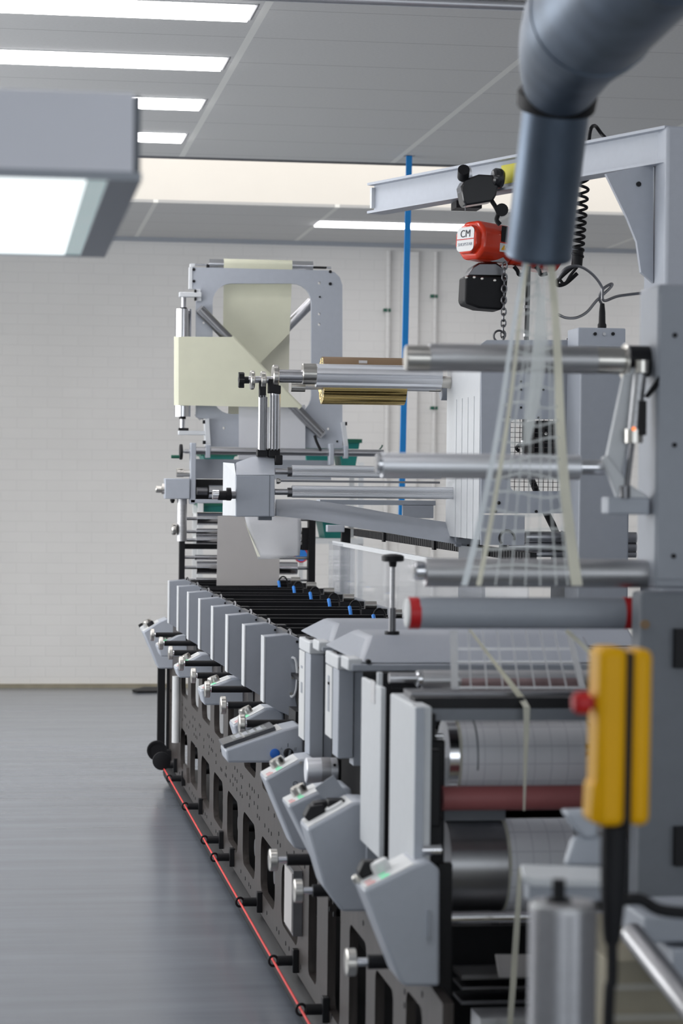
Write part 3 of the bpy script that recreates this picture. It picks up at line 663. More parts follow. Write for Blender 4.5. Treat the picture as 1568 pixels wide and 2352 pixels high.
# top roller and web
YT = YR+.12
m = M(); hcyl(m, 480, 718, 608, 11, YT); hcyl(m, 447, 760, 611, 2.5, YT); m.build('top_roller', 'chrome', t)
for q_ in ((475, 607, 481, 616), (718, 612, 750, 616)):
    m = M(); pbox(m, *q_, YT-.02, .04); m.build('bearing', 'black', t)
m = M(); a, b, s = hline(513, 670, 608, YT)
A_ = [a+V((0, cos(k)*11.8*s, sin(k)*11.8*s)) for k in [radians(180-d*9) for d in range(0, 21)]]
m.ribbon(A_, [p+(b-a) for p in A_], (0, 0, .0005)); zdn = a.z
m.prism([V((a.x, YT-11.8*s, a.z)), V((b.x, YT-11.8*s, a.z)), PY(665, 765, YT-11.8*s), PY(597, 834, YT-11.8*s), PY(512, 757, YT-11.8*s)], (0, .001, 0)); m.build('cream_web', 'cream_web', t)
m = M(); m.prism(poly([(665, 760), (662, 952), (524, 952), (524, 905), (590, 838)], YT+.05), (0, .001, 0)); m.build('rear_web', 'cream_web_pale', t)
# horizontal web round the left roller, folded over the diagonal bar
yh = YR-.066
m = M(); xs = [399, 402, 408]
A_ = [PY(436, 775, yh+.10), PY(420, 775, yh+.11), PY(404, 774, yh+.08), PY(399.5, 773, yh+.04), PY(402, 773, yh+.012), PY(410, 773, yh), PY(470, 773.5, yh), PY(533, 774, yh)]
B_ = [PY(436, 931, yh+.10), PY(420, 931, yh+.11), PY(404, 931, yh+.08), PY(399.5, 931, yh+.04), PY(402, 931, yh+.012), PY(410, 931, yh), PY(470, 932, yh), PY(533, 933.5, yh)]
m.ribbon(A_, B_, (.0, .0008, 0)); m.prism(poly([(533, 774), (690, 936), (533, 933.5)], yh), (0, .0008, 0))
fold = [PY(533, 774, yh), PY(690, 936, yh)]
m.build('cream_web', 'cream_web', t)
m = M(); m.tube([PY(531, 774.5, yh+.012), PY(690, 936.5, yh+.012)], .0125, 12); m.build('web_fold', 'cream_web', t)
m = M(); m.prism(poly([(548, 930), (701, 930), (701, 1062), (548, 1062)], YR-.02), (0, .001, 0)); m.build('white_web', 'white_web', t)
m = M(); Yw = 11.72; m.prism(poly([(500, 1185), (643, 1185), (641, 1345), (497, 1345)], Yw), (0, .001, 0)); m.build('lower_web', 'grey_web', t)
# diagonal turn bars
def bar(p, q, r_, Y, mt, ends):
    m = M(); a = PY(*p, Y); b = PY(*q, Y); m.cyl(a, b, r_*px(a), n=18); d = (b-a).normalized(); n_ = d.cross(Yin)
    for e_, sgn in ((a, 1), (b, -1)):
        if (e_ is a and ends[0]) or (e_ is b and ends[1]):
            h_ = .019; c = e_-d*sgn*.01; m.prism([c+n_*h_-Yin*h_, c-n_*h_-Yin*h_, c-n_*h_+Yin*h_, c+n_*h_+Yin*h_], d*sgn*.05)
    ob = m.build('turn_bar', mt, t)
    m = M()
    for e_, sgn in ((a, 1), (b, -1)): c = e_+d*sgn*.015-Yin*.022; m.cyl(c+Yin*.002, c-Yin*.003, .007, n=10)
    m.build('bar_bolt', 'black', ob)
bar((459, 711), (738, 998), 12, YR-.03, 'steel_mid', (1, 1)); bar((716, 693), (456, 956), 12, YR+.125, 'steel', (0, 1))
# left vertical roller
c = PY(419, 957, YR); r_ = 18.5*px(c); ztop = PY(419, 710, YR).z; cc = V((c.x, YR+.002, 0))
m = M(); m.cyl((cc.x, cc.y, c.z), (cc.x, cc.y, ztop), r_, n=32); rl = m.build('side_roller', 'chrome', t)
m = M(); m.cyl((cc.x, cc.y, PY(419, 985, YR).z), (cc.x, cc.y, PY(419, 676, YR).z), .0125, n=14); m.build('roller_shaft', 'steel', rl)
m = M(); m.cyl((cc.x, cc.y, ztop), (cc.x, cc.y, ztop+.008), .017, n=14); m.cyl((cc.x, cc.y, c.z-.012), (cc.x, cc.y, c.z), .017, n=14); m.build('roller_bearing', 'black', rl)
m = M(); pbox(m, 412, 671, 463, 682, YR-.03, .05); pbox(m, 410, 989, 474, 999, YR-.03, .05); m.build('roller_bracket', 'paint_pale', t, bevel=.003)
m = M(); pbox(m, 411, 983, 433, 989, YR-.03, .05); pbox(m, 447, 665, 451, 672, YR-.03, .03); pbox(m, 447, 683, 451, 690, YR-.03, .03); m.build('bracket_screw', 'black', t)
m = M(); pbox(m, 450, 664, 460, 672, YR-.02, .02); pbox(m, 450, 682, 462, 691, YR-.02, .02); m.build('clamp_block', 'paint_pale', t)
# rail with handwheel
YL = YR-.1
m = M(); hcyl(m, 448, 880, 1038, 8.5, YL, 24); m.build('rail', 'steel', t)
m = M(); hcyl(m, 417, 440, 1037, 3.5, YL); hcyl(m, 424, 436, 1037, 5, YL); sh = m.build('crank_shaft', 'chrome', t)
m = M(); hcyl(m, 412, 419, 1038, 18, YL, ch=.08); m.build('handwheel', 'black', t); 
m = M(); hcyl(m, 393, 412, 1049, 4, YL-.03, ch=.2); m.build('crank_handle', 'green_dark', t)
for x0, y0, x1, y1 in ((473, 1022, 483, 1052), (757, 1019, 767, 1068), (791, 1024, 800, 1053)):
    m = M(); pbox(m, x0, y0, x1, y1, YL-.035, .07); m.build('rail_bracket', 'paint', t, bevel=.003)
m = M(); m.prism(poly([(471, 963), (480, 961), (484, 1024), (473, 1024)], YR-.04), (0, .10, 0)); m.build('side_flange', 'paint_pale', t)
m = M(); m.prism(poly([(784, 970), (793, 968), (800, 1026), (791, 1026)], YR-.04), (0, .10, 0)); m.build('side_flange', 'paint_pale', t)
m = M(); pbox(m, 466, 965, 471, 973, YR-.04, .02); pbox(m, 466, 1012, 472, 1020, YR-.04, .02); pbox(m, 793, 969, 797, 977, YR-.05, .02); m.build('flange_screw', 'black', t)
m = M(); pbox(m, 438, 1017, 449, 1158, YL-.05, .08); pbox(m, 436, 1147, 515, 1156, YL-.05, .08); m.build('side_plate', 'paint', t, bevel=.003)
m = M(); pbox(m, 449, 1056, 760, 1101, YL+.06, .03); m.build('cross_plate', 'paint_mid', t)
m = M(); pbox(m, 449, 1101, 515, 1149, YL+.05, .05); m.build('bearing_recess', 'black', t)
m = M(); hcyl(m, 452, 476, 1128, 9, YL); m.build('coupling', 'steel_dark', t)
m = M(); hcyl(m, 479, 620, 1130, 15, YL); m.build('roller', 'chrome', t)
m = M(); pbox(m, 379, 1099, 436, 1146, YL-.06, .10); m.build('gear_box', 'paint', t, bevel=.004)
m = M(); hcyl(m, 357, 372, 1124, 8, YL-.01, ch=.2); hcyl(m, 371, 379, 1123, 12, YL-.01); hcyl(m, 405, 421, 1086, 10, YL); hcyl(m, 420, 438, 1087, 8, YL); hcyl(m, 394, 405, 1216, 13, YL-.01, ch=.2); m.build('adjuster_knob', 'nickel', t)
c = PY(417, 1243, YL); m = M(); m.cyl(c, V((c.x, c.y, PY(417, 1146, YL).z)), 11.5*px(c), n=20); m.build('air_cylinder', 'steel_dull', t)
m = M(); c = PY(396, 1150, YL); m.lathe(c, Zup, [(-.012, .006), (0, .012), (.008, .012)], 12); m.build('foot_knob', 'black', t)
for x0, y0, x1, y1 in ((412, 1243, 423, 1352), (708, 1194, 722, 1352)):
    m = M(); a = PY(x0, y0, YL); b = PY(x1, y1, YL); m.box((a.x, YL-.02, .9), (b.x, YL+.04, PY((x0+x1)/2, y0, YL).z)); m.build('upright', 'black', t)
m = M(); pbox(m, 420, 1250, 712, 1262, YL+.06, .03); pbox(m, 694, 1212, 710, 1264, YL-.0, .03); m.build('cross_bar', 'black', t)
for x0, x1, yc, rp in ((452, 685, 1192, 15), (450, 690, 1222, 8), (450, 690, 1241, 11), (447, 640, 1281, 6), (451, 682, 1304, 15), (450, 672, 1332, 5)):
    m = M(); hcyl(m, x0, x1, yc, rp, YL+.04); rl = m.build('idler_roller', 'chrome', t)
    m = M(); hcyl(m, 422, 712, yc, min(4, rp*.6), YL+.04); m.build('roller_shaft', 'steel', rl)
m = M(); m.tube(spline([PY(x, y, YL-.02) for x, y in ((722, 1000), (727, 1015), (736, 1034))], 4), .007, 8); m.build('air_hose', 'black', t)
m = M(); m.tube(spline([PY(x, y, YR+.3) for x, y in ((870, 1034), (876, 1027), (878, 1022))], 4), .004, 6); m.build('green_wire', 'green_dark', t)

# rack with teal bins, behind the tower
YK = 13.6
t = thing('storage_rack', 'white storage rack half hidden behind the turn bar tower', 'rack', (PY(640, 1400, YK).x, YK+.2, 0))
xa, xb = PY(455, 1200, YK).x, PY(835, 1200, YK).x
shz = [PY(640, y, YK).z for y in (1068, 1182, 1236, 1420)]
for x in (xa, xb-.03):
    m = M(); m.box((x, YK+.02, 0), (x+.03, YK+.05, shz[0]+.02)); m.box((x, YK+.38, 0), (x+.03, YK+.41, shz[0]+.02)); m.build('rack_post', 'white_plastic', t)
for z in shz:
    m = M(); m.box((xa, YK, z-.03), (xb, YK+.42, z)); m.build('shelf', 'white_plastic', t)
def bin_(x0, x1, y0, zi, lab, sh=0):
    zb = shz[zi]; a = PY(x0, y0, YK+.05+sh); b = PY(x1, y0, YK+.05+sh); w_ = .02
    t = thing('teal_bin', lab, 'bin', ((a.x+b.x)/2, YK+.2, zb), 'teal bins on the rack')
    m = M(); Y0, Y1 = YK+.05+sh, YK+.35
    lo = [(a.x+w_, Y0+w_, zb), (b.x-w_, Y0+w_, zb), (b.x-w_, Y1-w_, zb), (a.x+w_, Y1-w_, zb)]; hi = [(a.x, Y0, a.z-.02), (b.x, Y0, a.z-.02), (b.x, Y1, a.z-.02), (a.x, Y1, a.z-.02)]
    m._add([V(p) for p in lo+hi], [(0, 3, 2, 1), (4, 5, 6, 7)]+[(i, (i+1) % 4, (i+1) % 4+4, i+4) for i in range(4)]); m.build('body', 'teal', t)
    m = M(); m.box((a.x-.012, Y0-.012, a.z-.022), (b.x+.012, Y1, a.z)); m.build('rim', 'green_dark', t)
bin_(778, 826, 1008, 0, 'dark teal bin on the rack right of the turn bar tower frame')
bin_(700, 762, 1026, 0, 'teal bin behind the horizontal rail, left of the tallest bin')
bin_(466, 540, 1038, 0, 'teal bin behind the left end of the horizontal rail')
bin_(740, 792, 1190, 2, 'teal bin under the sloping beam cover, above the clear guard')
bin_(460, 560, 1152, 1, 'teal bin seen between the gear box plate and the chrome rollers')
# round sign with red rim
t = thing('round_sign', 'round blue sign with red rim behind the far upright', 'sign', PY(693, 1275, 13.3))
q = PY(691, 1275, 13.3); m = M(); m.cyl(q, q-Yin*.008, .034, n=28); m.build('disc', 'blue_tube', t)
m = M(); m.lathe(q-Yin*.009, Yin, [(0, .033), (-.002, .041), (.006, .041), (.006, .033)], 28, caps=False); m.build('rim', 'red_band', t)
m = M(); m.box((q.x-.012, q.y, .6), (q.x+.012, q.y+.02, q.z)); m.box((q.x-.1, q.y-.05, 0), (q.x+.1, q.y+.1, .6)); m.build('stand', 'white_plastic', t)

# ------------------------------------------------------------------ press base: side frame, deck
XP = .885
t = thing('press_frame', 'long dark bronze press frame plate with cut-out windows along the floor', 'machine frame', (1.17, 8.8, 0))
Y0, Y1 = 4.72, 12.45
out = [V((XP, Y0, .11)), V((XP, Y1, .11)), V((XP, Y1, .98)), V((XP, 7.62, .98)), V((XP, 7.60, .74)), V((XP, 6.5, .74)), V((XP, 6.3, .60)), V((XP, Y0, .52))]
hs = []
def yz(y0, z0, y1, z1, r_): return [V((XP, a_, b_)) for a_, b_ in rrect(y0, z0, y1, z1, r_, 4)]
for k in range(8):
    ya = 7.04+.6*k
    hs.append(yz(ya, .185, ya+.42, .375, .055)); hs.append(yz(ya, .535, ya+.42, .72 if k == 0 else .73, .05)) if k else None
for ya, yb_, z0, z1 in ((6.62, 6.80, .16, .50), (6.16, 6.40, .15, .47), (5.72, 6.0, .15, .45), (5.32, 5.58, .15, .42), (4.95, 5.15, .15, .46), (4.78, 4.88, .15, .40)):
    hs.append(yz(ya, z0, yb_, z1, .03))
m = M(); m.prism(out, (.022, 0, 0), hs); m.build('side_plate', 'bronze', t)
m = M(); rnd = random.Random(3)
for k in range(-4, 9):
    for zz in (.145, .42, .45, .49):
        for dy in (.04, .12, .2, .3, .46, .52):
            if rnd.random() < .55:
                y_ = 7.04+.6*k+dy+rnd.uniform(-.02, .02)
                if y_ < 4.4 or y_ > 12.4 or (k < 0 and zz != .49 and dy < .4): continue
                m.cyl((XP-.0015, y_, zz), (XP+.002, y_, zz), .007, n=8)
m.build('bolt_holes', 'black', t, kind='stuff')
m = M(); m.box((XP+.28, 5.6, 0), (XP+.30, Y1, .9)); m.box((XP+.03, Y0+.4, .05), (XP+.55, Y1, .07)); m.build('inner_wall', 'black', t)
for k in range(9):
    m = M(); y_ = 7.25+.6*k; m.cyl((XP+.022, y_, .27), (XP+.28, y_, .27), .03, n=14); m.build('inner_shaft', 'steel_dark', t)
m = M(); m.box((XP+.58, 5.4, .11), (XP+.60, Y1, 1.0)); m.build('far_side_plate', 'bronze_dark', t)
m = M(); m.box((XP+.022, 6.7, .955), (XP+.58, Y1, .965)); m.build('deck', 'black', t)
m = M(); m.cyl((XP+.02, Y0-.0, .06), (XP+.02, Y1, .06), .05, n=16); m.build('foot_tube', 'rubber', t)
for k in range(7):
    m = M(); y_ = 5.0+1.2*k; m.cyl((XP+.1, y_, 0), (XP+.1, y_, .06), .03, n=14); m.build('levelling_foot', 'black', t)
m = M(); q = PX(430, 1810, XP); m.prism([V((XP-.012, q.y-.12, .17)), V((XP-.012, q.y+.12, .17)), V((XP-.012, q.y+.1, .235)), V((XP-.012, q.y-.08, .235))], (.012, 0, 0)); m.build('floor_bracket', 'bronze', t)
m = M(); p = PX(404, 1680, .86); m.cyl((.86, p.y, .30), (.86, p.y, .62), .02, n=14); m.build('end_air_cylinder', 'white_plastic', t)
# black legs at the far end with reel
for xx in (372, 393):
    m = M(); a = PY(xx-9, 1535, 12.45); b = PY(xx+8, 1535, 12.45); m.box((a.x, 12.45, .11), (b.x, 12.5, a.z+.05)); m.build('end_leg', 'black', t)

# safety rope, brackets, reel
def rope_pt(y):
    x = 359.7+(y-1736.6)*.5694; return PX(x, y, .812)
rp_ = M(); a = rope_pt(1737); b = rope_pt(2400); rp_.tube([a, b], .0036, 8); o = rp_.build('safety_rope', 'rope_red'); tag(o, 'thin red safety rope stretched low along the press side', 'rope')
ZR = a.z
br0 = None
marks = [1758, 1788, 1852, 1929, 1969, 2072, 2207, 2319]
names = ['farthest but one', 'third from the far end', 'fourth from the far end', 'fifth from the far end', 'close in front of the fifth', 'below the lower silver knobs', 'second nearest to the bottom edge', 'nearest to the bottom edge']
for i, y in enumerate(marks):
    q = rope_pt(y)
    if br0 is None:
        br0 = thing('rope_bracket', 'x', 'bracket', q, 'black rope brackets along the press foot')
        m = M(); m.cyl(q+V((.012, 0, 0)), q+V((.06, 0, 0)), .015, n=14); m.build('arm', 'black', br0)
        m = M(); m.tube([q+V((cos(k*pi/8)*.013, 0, sin(k*pi/8)*.015)) for k in range(16)], .004, 8, True); m.build('rope_eye', 'black', br0)
        m = M(); m.box(q+V((.055, -.018, -.034)), q+V((.075, .018, .034))); m.build('mounting_plate', 'black', br0, bevel=.003)
        br0['label'] = 'black rope bracket on the press foot, '+names[i]; bq = q
    else: dup(br0, q-bq, 'black rope bracket on the press foot, '+names[i])
q = rope_pt(1737)
t = thing('rope_reel', 'black pull switch with two round wheels at the far rope end', 'switch', q)
m = M(); c = PX(362, 1727, .80); m.cyl(c+V((0, .05, 0)), c+V((0, .07, 0)), .044, n=24); m.lathe(c+V((0, .05, 0)), (0, 1, 0), [(-.006, .040), (-.006, .050), (.024, .050), (.024, .040)], 24, caps=False); m.build('wheel', 'black', t)
m = M(); c = PX(371, 1748, .80); m.lathe(c+V((0, -.01, 0)), (0, 1, 0), [(0, .03), (.004, .044), (.02, .044), (.024, .03)], 24); m.build('wheel', 'black', t)
m = M(); m.box(q+V((.01, -.02, -.02)), q+V((.075, .06, .03))); m.build('bracket', 'black', t)
m = M(); m.lathe(q, (0, 1, 0), [(0, .008), (.03, .012), (.06, .012)], 12); m.build('rope_clamp', 'rope_red', t)

# ------------------------------------------------------------------ eight print stations
YS0 = YW(645, 7.5); PIT = .600
lab8 = ['nearest, with long grip', 'second nearest', 'third nearest', 'fourth nearest', 'fifth nearest', 'sixth nearest', 'seventh nearest', 'farthest, beside the far console']
st = thing('print_station', 'grey print station cover with black cross bar, '+lab8[0], 'print station', PY(650, 1660, YS0), 'print stations along the press')
cv = [(608, 1462), (664, 1457), (690, 1468), (691, 1530), (685, 1531), (680, 1607), (691, 1657), (640, 1633), (608, 1614)]
m = M(); m.prism(poly(cv, YS0), (0, .085, 0)); m.build('cover', 'paint_cover', st, bevel=.003)
p = poly(cv, YS0)
m = M(); m.box((p[0].x-.0025, YS0-.001, p[8].z), (p[0].x+.0015, YS0+.087, p[0].z)); m.build('lit_edge', 'paint_pale', st)  # pale sheet: light on the cover's left side put into colour
m = M(); q = PY(682, 1474, YS0); m.cyl(q, q-Yin*.003, .0042, n=10); q = PY(684, 1642, YS0); m.cyl(q, q-Yin*.003, .0042, n=10); m.build('screw', 'black', st)
ztop = PY(664, 1457, YS0).z; xr_ = PY(690, 1468, YS0).x
m = M(); m.box((xr_, YS0+.02, ztop-.03), (xr_+.03, YS0+.085, ztop-.008)); m.build('bar_block', 'black', st)
m = M(); m.box((xr_-.012, YS0+.085, ztop-.035), (xr_+.004, YS0+.56, ztop-.010)); m.build('guide_rail', 'steel_dark', st)
m = M(); q = V((xr_-.01, YS0+.2, ztop-.012)); m.tube([q+V((0, cos(k*pi/10)*.04, sin(k*pi/10)*.014)) for k in range(11)], .004, 8); m.build('latch_bow', 'steel_dark', st)
m = M(); m.box((xr_+.0, YS0+.10, ztop-.16), (1.47, YS0+.122, ztop-.022)); m.build('cross_bar', 'black_satin', st, bevel=.002)
m = M(); m.box((xr_+.0, YS0+.40, ztop-.16), (1.47, YS0+.42, ztop-.026)); m.build('cross_bar', 'black_satin', st, bevel=.002)
kq = PW(569, 1662, 7.20); kz = kq.z
m = M(); m.cyl((.74, kq.y, kz), (.885, kq.y, kz), .012, n=14); rod = m.build('adjuster_rod', 'black', st)
m = M(); m.lathe((.716, kq.y, kz), (1, 0, 0), [(-.001, .02), (0, .0265), (.002, .029), (.016, .029), (.018, .0265), (.018, .012)], 32); m.build('adjuster_knob', 'nickel', rod)
m = M(); m.cyl((.733, kq.y, kz), (.748, kq.y, kz), .009, n=12); m.build('knob_collar', 'chrome', rod)
m = M(); m.box((XP-.005, kq.y-.05, kz-.05), (XP+.02, kq.y+.12, kz+.04)); m.build('bearing_block', 'black', st)
# fittings at the far end of the bar
fx = 1.455; fz = ztop-.02; fy = YS0+.06
m = M(); m.cyl((fx-.035, fy, fz+.018), (fx+.01, fy, fz+.018), .016, n=16); m.build('valve', 'nickel', st)
m = M(); m.box((fx-.05, fy-.02, fz-.02), (fx+.05, fy+.03, fz+.004)); m.build('valve_block', 'black', st)
m = M(); m.tube([V((fx-.075+cos(k*pi/9)*.022, fy-.01, fz+.002+sin(k*pi/9)*.034)) for k in range(10)], .004, 8); m.build('tube_loop', 'black', st)
m = M(); m.tube([V((fx-.097, fy-.012, fz+.012)), V((fx-.096, fy-.03, fz-.005)), V((fx-.092, fy-.036, fz-.040))], .0070, 8); m.build('blue_air_tube', 'blue_tube', st, lab='blue air tube')
for k in range(1, 8): dup(st, (0, PIT*k, 0), 'grey print station cover with black cross bar, '+lab8[k])
# long grip on the nearest cover
m = M(); m.tube([PY(x, y, YS0)-Yin*dy for x, y, dy in ((668, 1599, -.002), (670, 1600, .012), (675, 1595, .016), (679, 1582, .016), (681, 1560, .016), (681, 1540, .016), (679, 1521, .016), (676, 1512, .014), (672, 1510, .008), (671, 1511, -.002))], .0042, 10); m.build('grip', 'paint_pale', st)
m = M(); q = PY(672, 1556, YS0); m.cyl(q, q-Yin*.006, .005, n=10); q = PY(668, 1593, YS0); m.cyl(q, q-Yin*.006, .005, n=10); m.build('grip_screw', 'nickel', st)

# ------------------------------------------------------------------ operator consoles
def console(side, W, dy, lab, knobs=(), leds=None, group='grey operator consoles along the press', nose=0.0, name='operator_console', cat='console', cover='paint', screens=False):
    xr = max(x for x, y in side); Y = YW(xr, W)
    P = poly(side, Y); base = P[2]
    t = thing(name, lab, cat, V((P[1].x, Y, min(p.z for p in P))), group)
    m = M(); m.prism(P, (0, dy, 0)); m.build('body', cover, t, bevel=.007)
    a, b = P[0], P[1]; d = (b-a).normalized(); n_ = V((0, 1, 0)).cross(d); n_ = n_ if n_.z > 0 else -n_
    L = (b-a).length
    def on(tt, s, h=0.): return a+d*(L*tt)+Yin*(dy*s)+n_*h
    m = M(); m.prism([on(.04, .06, .0006), on(.96, .06, .0006), on(.96, .94, .0006), on(.04, .94, .0006)], n_*.0012); m.build('key_panel', 'white_plastic', t)
    for tt, s, r_, h, mt, nm in knobs:
        q = on(tt, s, .0015); m = M(); m.lathe(q, n_, [(0, r_), (h*.7, r_), (h, r_*.85)], 20); m.build(nm, mt, t)
    if leds:
        for tt, s, l_, mt, nm in leds:
            m = M(); m.prism([on(tt, s, .0018), on(tt+l_, s, .0018), on(tt+l_, s+.10, .0018), on(tt, s+.10, .0018)], n_*.0008); m.build(nm, mt, t)
            m = M(); m.prism([on(tt, s+.2, .0018), on(tt+l_*.8, s+.2, .0018), on(tt+l_*.8, s+.26, .0018), on(tt, s+.26, .0018)], n_*.0008); m.build(nm, mt, t)
    return t, on, n_, d, Y
LED = ((.10, .12, .16, 'red_mark', 'red_keys'), (.36, .12, .16, 'green_light', 'green_display'))
KN = ((.50, .55, .022, .022, 'nickel', 'dial'),)
console([(328, 1452), (367, 1427), (384, 1420), (410, 1440), (410, 1536), (364, 1536)], 12.25, .17, 'grey operator console on black legs at the far press end',
        ((.15, .5, .016, .02, 'white_plastic', 'push_button'), (.55, .3, .018, .02, 'black', 'push_button'), (.45, .8, .025, .03, 'nickel', 'dial'), (.12, .85, .012, .03, 'black', 'push_button')), cover='paint')
console([(360, 1484), (408, 1459), (425, 1456), (432, 1462), (432, 1508), (369, 1508)], 11.35, .15, 'small grey console with green display, farthest of its kind', KN, LED)
console([(403, 1535), (463, 1502), (480, 1503), (490, 1516), (491, 1557), (411, 1557)], 9.98, .15, 'small grey console with green display, third from the far end', KN, LED)
console([(460, 1586), (534, 1558), (555, 1559), (561, 1566), (561, 1619), (469, 1620)], 8.72, .15, 'small grey console with green display, under the sixth cover', KN, LED)
console([(535, 1667), (612, 1626), (640, 1627), (652, 1640), (652, 1700), (545, 1700)], 7.55, .15, 'small grey console just behind the touch screen console', KN, LED)
# touch screen console
t, on, n_, d, Yc_ = console([(517, 1722), (655, 1674), (690, 1666), (698, 1676), (698, 1752), (522, 1752)], 7.02, .16, 'wide grey console with tilted touch screen and blue button', (), None)
m = M(); m.prism([on(.0, .10, .002), on(.86, .10, .002), on(.86, 1.0, .002), on(.0, 1.0, .002)], n_*.012); sc_ = m.build('screen', 'screen', t)
m = M(); m.prism([on(.18, .22, .0142), on(.74, .22, .0142), on(.74, .9, .0142), on(.18, .9, .0142)], n_*.0006); m.build('display', 'screen_lit', sc_)
for k in range(4):
    m = M(); m.prism([on(.24+.12*k, .3+.08*(k % 2), .0149), on(.32+.12*k, .3, .0149), on(.32+.12*k, .8, .0149), on(.24+.12*k, .7, .0149)], n_*.0003); m.build('icon', 'paint_mid', sc_)
m = M(); q = PY(631, 1731, Yc_); m.lathe(q, -Yin, [(-.002, .0145), (.006, .0145), (.010, .012), (.011, .004)], 24); m.build('blue_button', 'blue_button', t, lab='round blue push button')
m = M(); q = PY(662, 1730, Yc_); m.lathe(q, -Yin, [(-.002, .0145), (.008, .0145), (.012, .011)], 24); sw = m.build('selector_switch', 'black', t)
m = M(); m.prism([q+V((-.003, -.012, -.011)), q+V((.003, -.012, -.011)), q+V((.006, -.012, .011)), q+V((.001, -.012, .011))], -Yin*.008); m.build('selector_lever', 'paint_dark', sw)
text('I', .016, PY(661, 1712, Yc_)-Yin*.001, V((1, 0, 0)), Zup, 'black', t, 'lettering'); text('//', .014, PY(678, 1721, Yc_)-Yin*.001, V((1, 0, 0)), Zup, 'black', t, 'lettering'); text('A', .011, PY(646, 1720, Yc_)-Yin*.001, V((1, 0, 0)), Zup, 'paint_dark', t, 'lettering')
# taller consoles in the near half
t, on, n_, d, Yc_ = console([(608, 1790), (690, 1744), (720, 1740), (730, 1760), (730, 1953), (694, 1953), (674, 1947)], 6.62, .15, 'tall grey console with brown dial beside the silver motor', KN, LED)
for x, y, r_ in ((690, 1752, .004), (667, 1824, .0025)):
    m = M(); q = PY(x, y, Yc_); m.cyl(q, q-Yin*.003, r_, n=10); m.build('screw', 'nickel', t)
m = M(); q = PY(678, 1800, Yc_-.001); m.tube([q+V((cos(k*pi/6)*.006, 0, sin(k*pi/6)*.006)) for k in range(12)], .0012, 6, True); m.box(q+V((.016, -.001, -.007)), q+V((.018, .001, .007))); m.build('engraved_mark', 'paint_dark', t)
console([(661, 1852), (738, 1815), (800, 1807), (808, 1815), (808, 2060), (764, 2060), (745, 2020)], 6.08, .15, 'tall grey console with brown dial behind the black toggle console', KN, LED)
t, on, n_, d, Yc_ = console([(705, 1905), (815, 1842), (850, 1843), (860, 1856), (860, 2094), (785, 2094), (745, 2040)], 5.70, .15, 'tall grey console with black toggle clips on its top', (), None)
m = M()
for tt, s in ((.12, .45), (.22, .55)): q = on(tt, s, .001); m.prism([q, q+d*.045, q+d*.05+n_*.018, q+d*.02+n_*.03, q-d*.005+n_*.014], Yin*.05)
m.build('toggle_clip', 'black', t, bevel=.003)
m = M(); q = on(.62, .4, .001); m.box(q+V((-.012, 0, 0)), q+V((.03, .05, .02))); m.build('toggle_clip', 'black', t, bevel=.004)
m = M(); q = on(.66, .45, .001); m.lathe(q, n_, [(0, .024), (.006, .024), (.008, .02)], 24); m.build('push_button', 'white_plastic', t)
m = M(); q = on(.62, 1.0, .0); m.prism([q, q+d*.05, q+d*.045+n_*.055, q-d*.01+n_*.05], Yin*.004); m.build('hinged_flap', 'paint_mid', t)
t, on, n_, d, Yc_ = console([(835, 2046), (958, 1985), (985, 1976), (1010, 1997), (1010, 2266), (930, 2266), (918, 2255)], 4.86, .155, 'largest grey console in the foreground with black toggle and white button',
        ((.48, .55, .020, .022, 'white_plastic', 'push_button'),), LED)
m = M(); q = on(.10, .6, .001); m.prism([q, q+d*.05, q+d*.045+n_*.02, q+d*.02+n_*.032, q+n_*.016], Yin*.04); m.build('toggle_clip', 'black', t, bevel=.004)
m = M(); q = on(.02, .6, .001); m.lathe(q, n_, [(0, .008), (.012, .008), (.016, .005)], 12); m.build('small_button', 'nickel', t)
m = M(); q = PY(985, 2155, Yc_-.001); m.lathe(q+Zup*.0, -Yin, [(0, .006), (.004, .006)], 14); q2 = PY(985, 2105, Yc_-.001); m.box(q2+V((-.003, -.006, -.04)), q2+V((.003, 0, .012))); m.build('door_catch', 'paint_mid', t)

# lower adjusters on the near half
for i, (x, y, W, lab) in enumerate(((628, 1975, 6.3, 'farthest of the three'), (685, 2046, 5.90, 'middle of the three'), (806, 2210, 5.08, 'nearest of the three'))):
    q = PW(x, y, W)
    if i == 0:
        k0 = thing('adjuster', 'silver knob on a black rod, low on the press, '+lab, 'knob', q, 'lower silver adjusters'); kq = q
        m = M(); m.lathe(q, (1, 0, 0), [(-.012, .026), (-.010, .029), (.008, .029), (.010, .026), (.011, .012)], 32); m.build('knob', 'nickel', k0)
        m = M(); m.cyl(q+V((.01, 0, 0)), q+V((.04, 0, 0)), .009, n=12); m.build('collar', 'chrome', k0)
        m = M(); m.cyl(q+V((.035, 0, 0)), (XP+.01, q.y, q.z), .0155, n=16); m.build('rod', 'black', k0)
    else: dup(k0, q-kq, 'silver knob on a black rod, low on the press, '+lab)
# paper-faced cassette in the frame window
q = PX(664, 2030, .86); t = thing('drawer_box', 'white faced box standing in the frame window behind the middle knob', 'box', q)
m = M(); m.box((.858, q.y-.12, .24), (.884, q.y+.08, .43)); m.build('body', 'steel_dark', t); m = M(); m.box((.854, q.y-.11, .25), (.858, q.y+.07, .42)); m.build('front', 'grey_web', t)

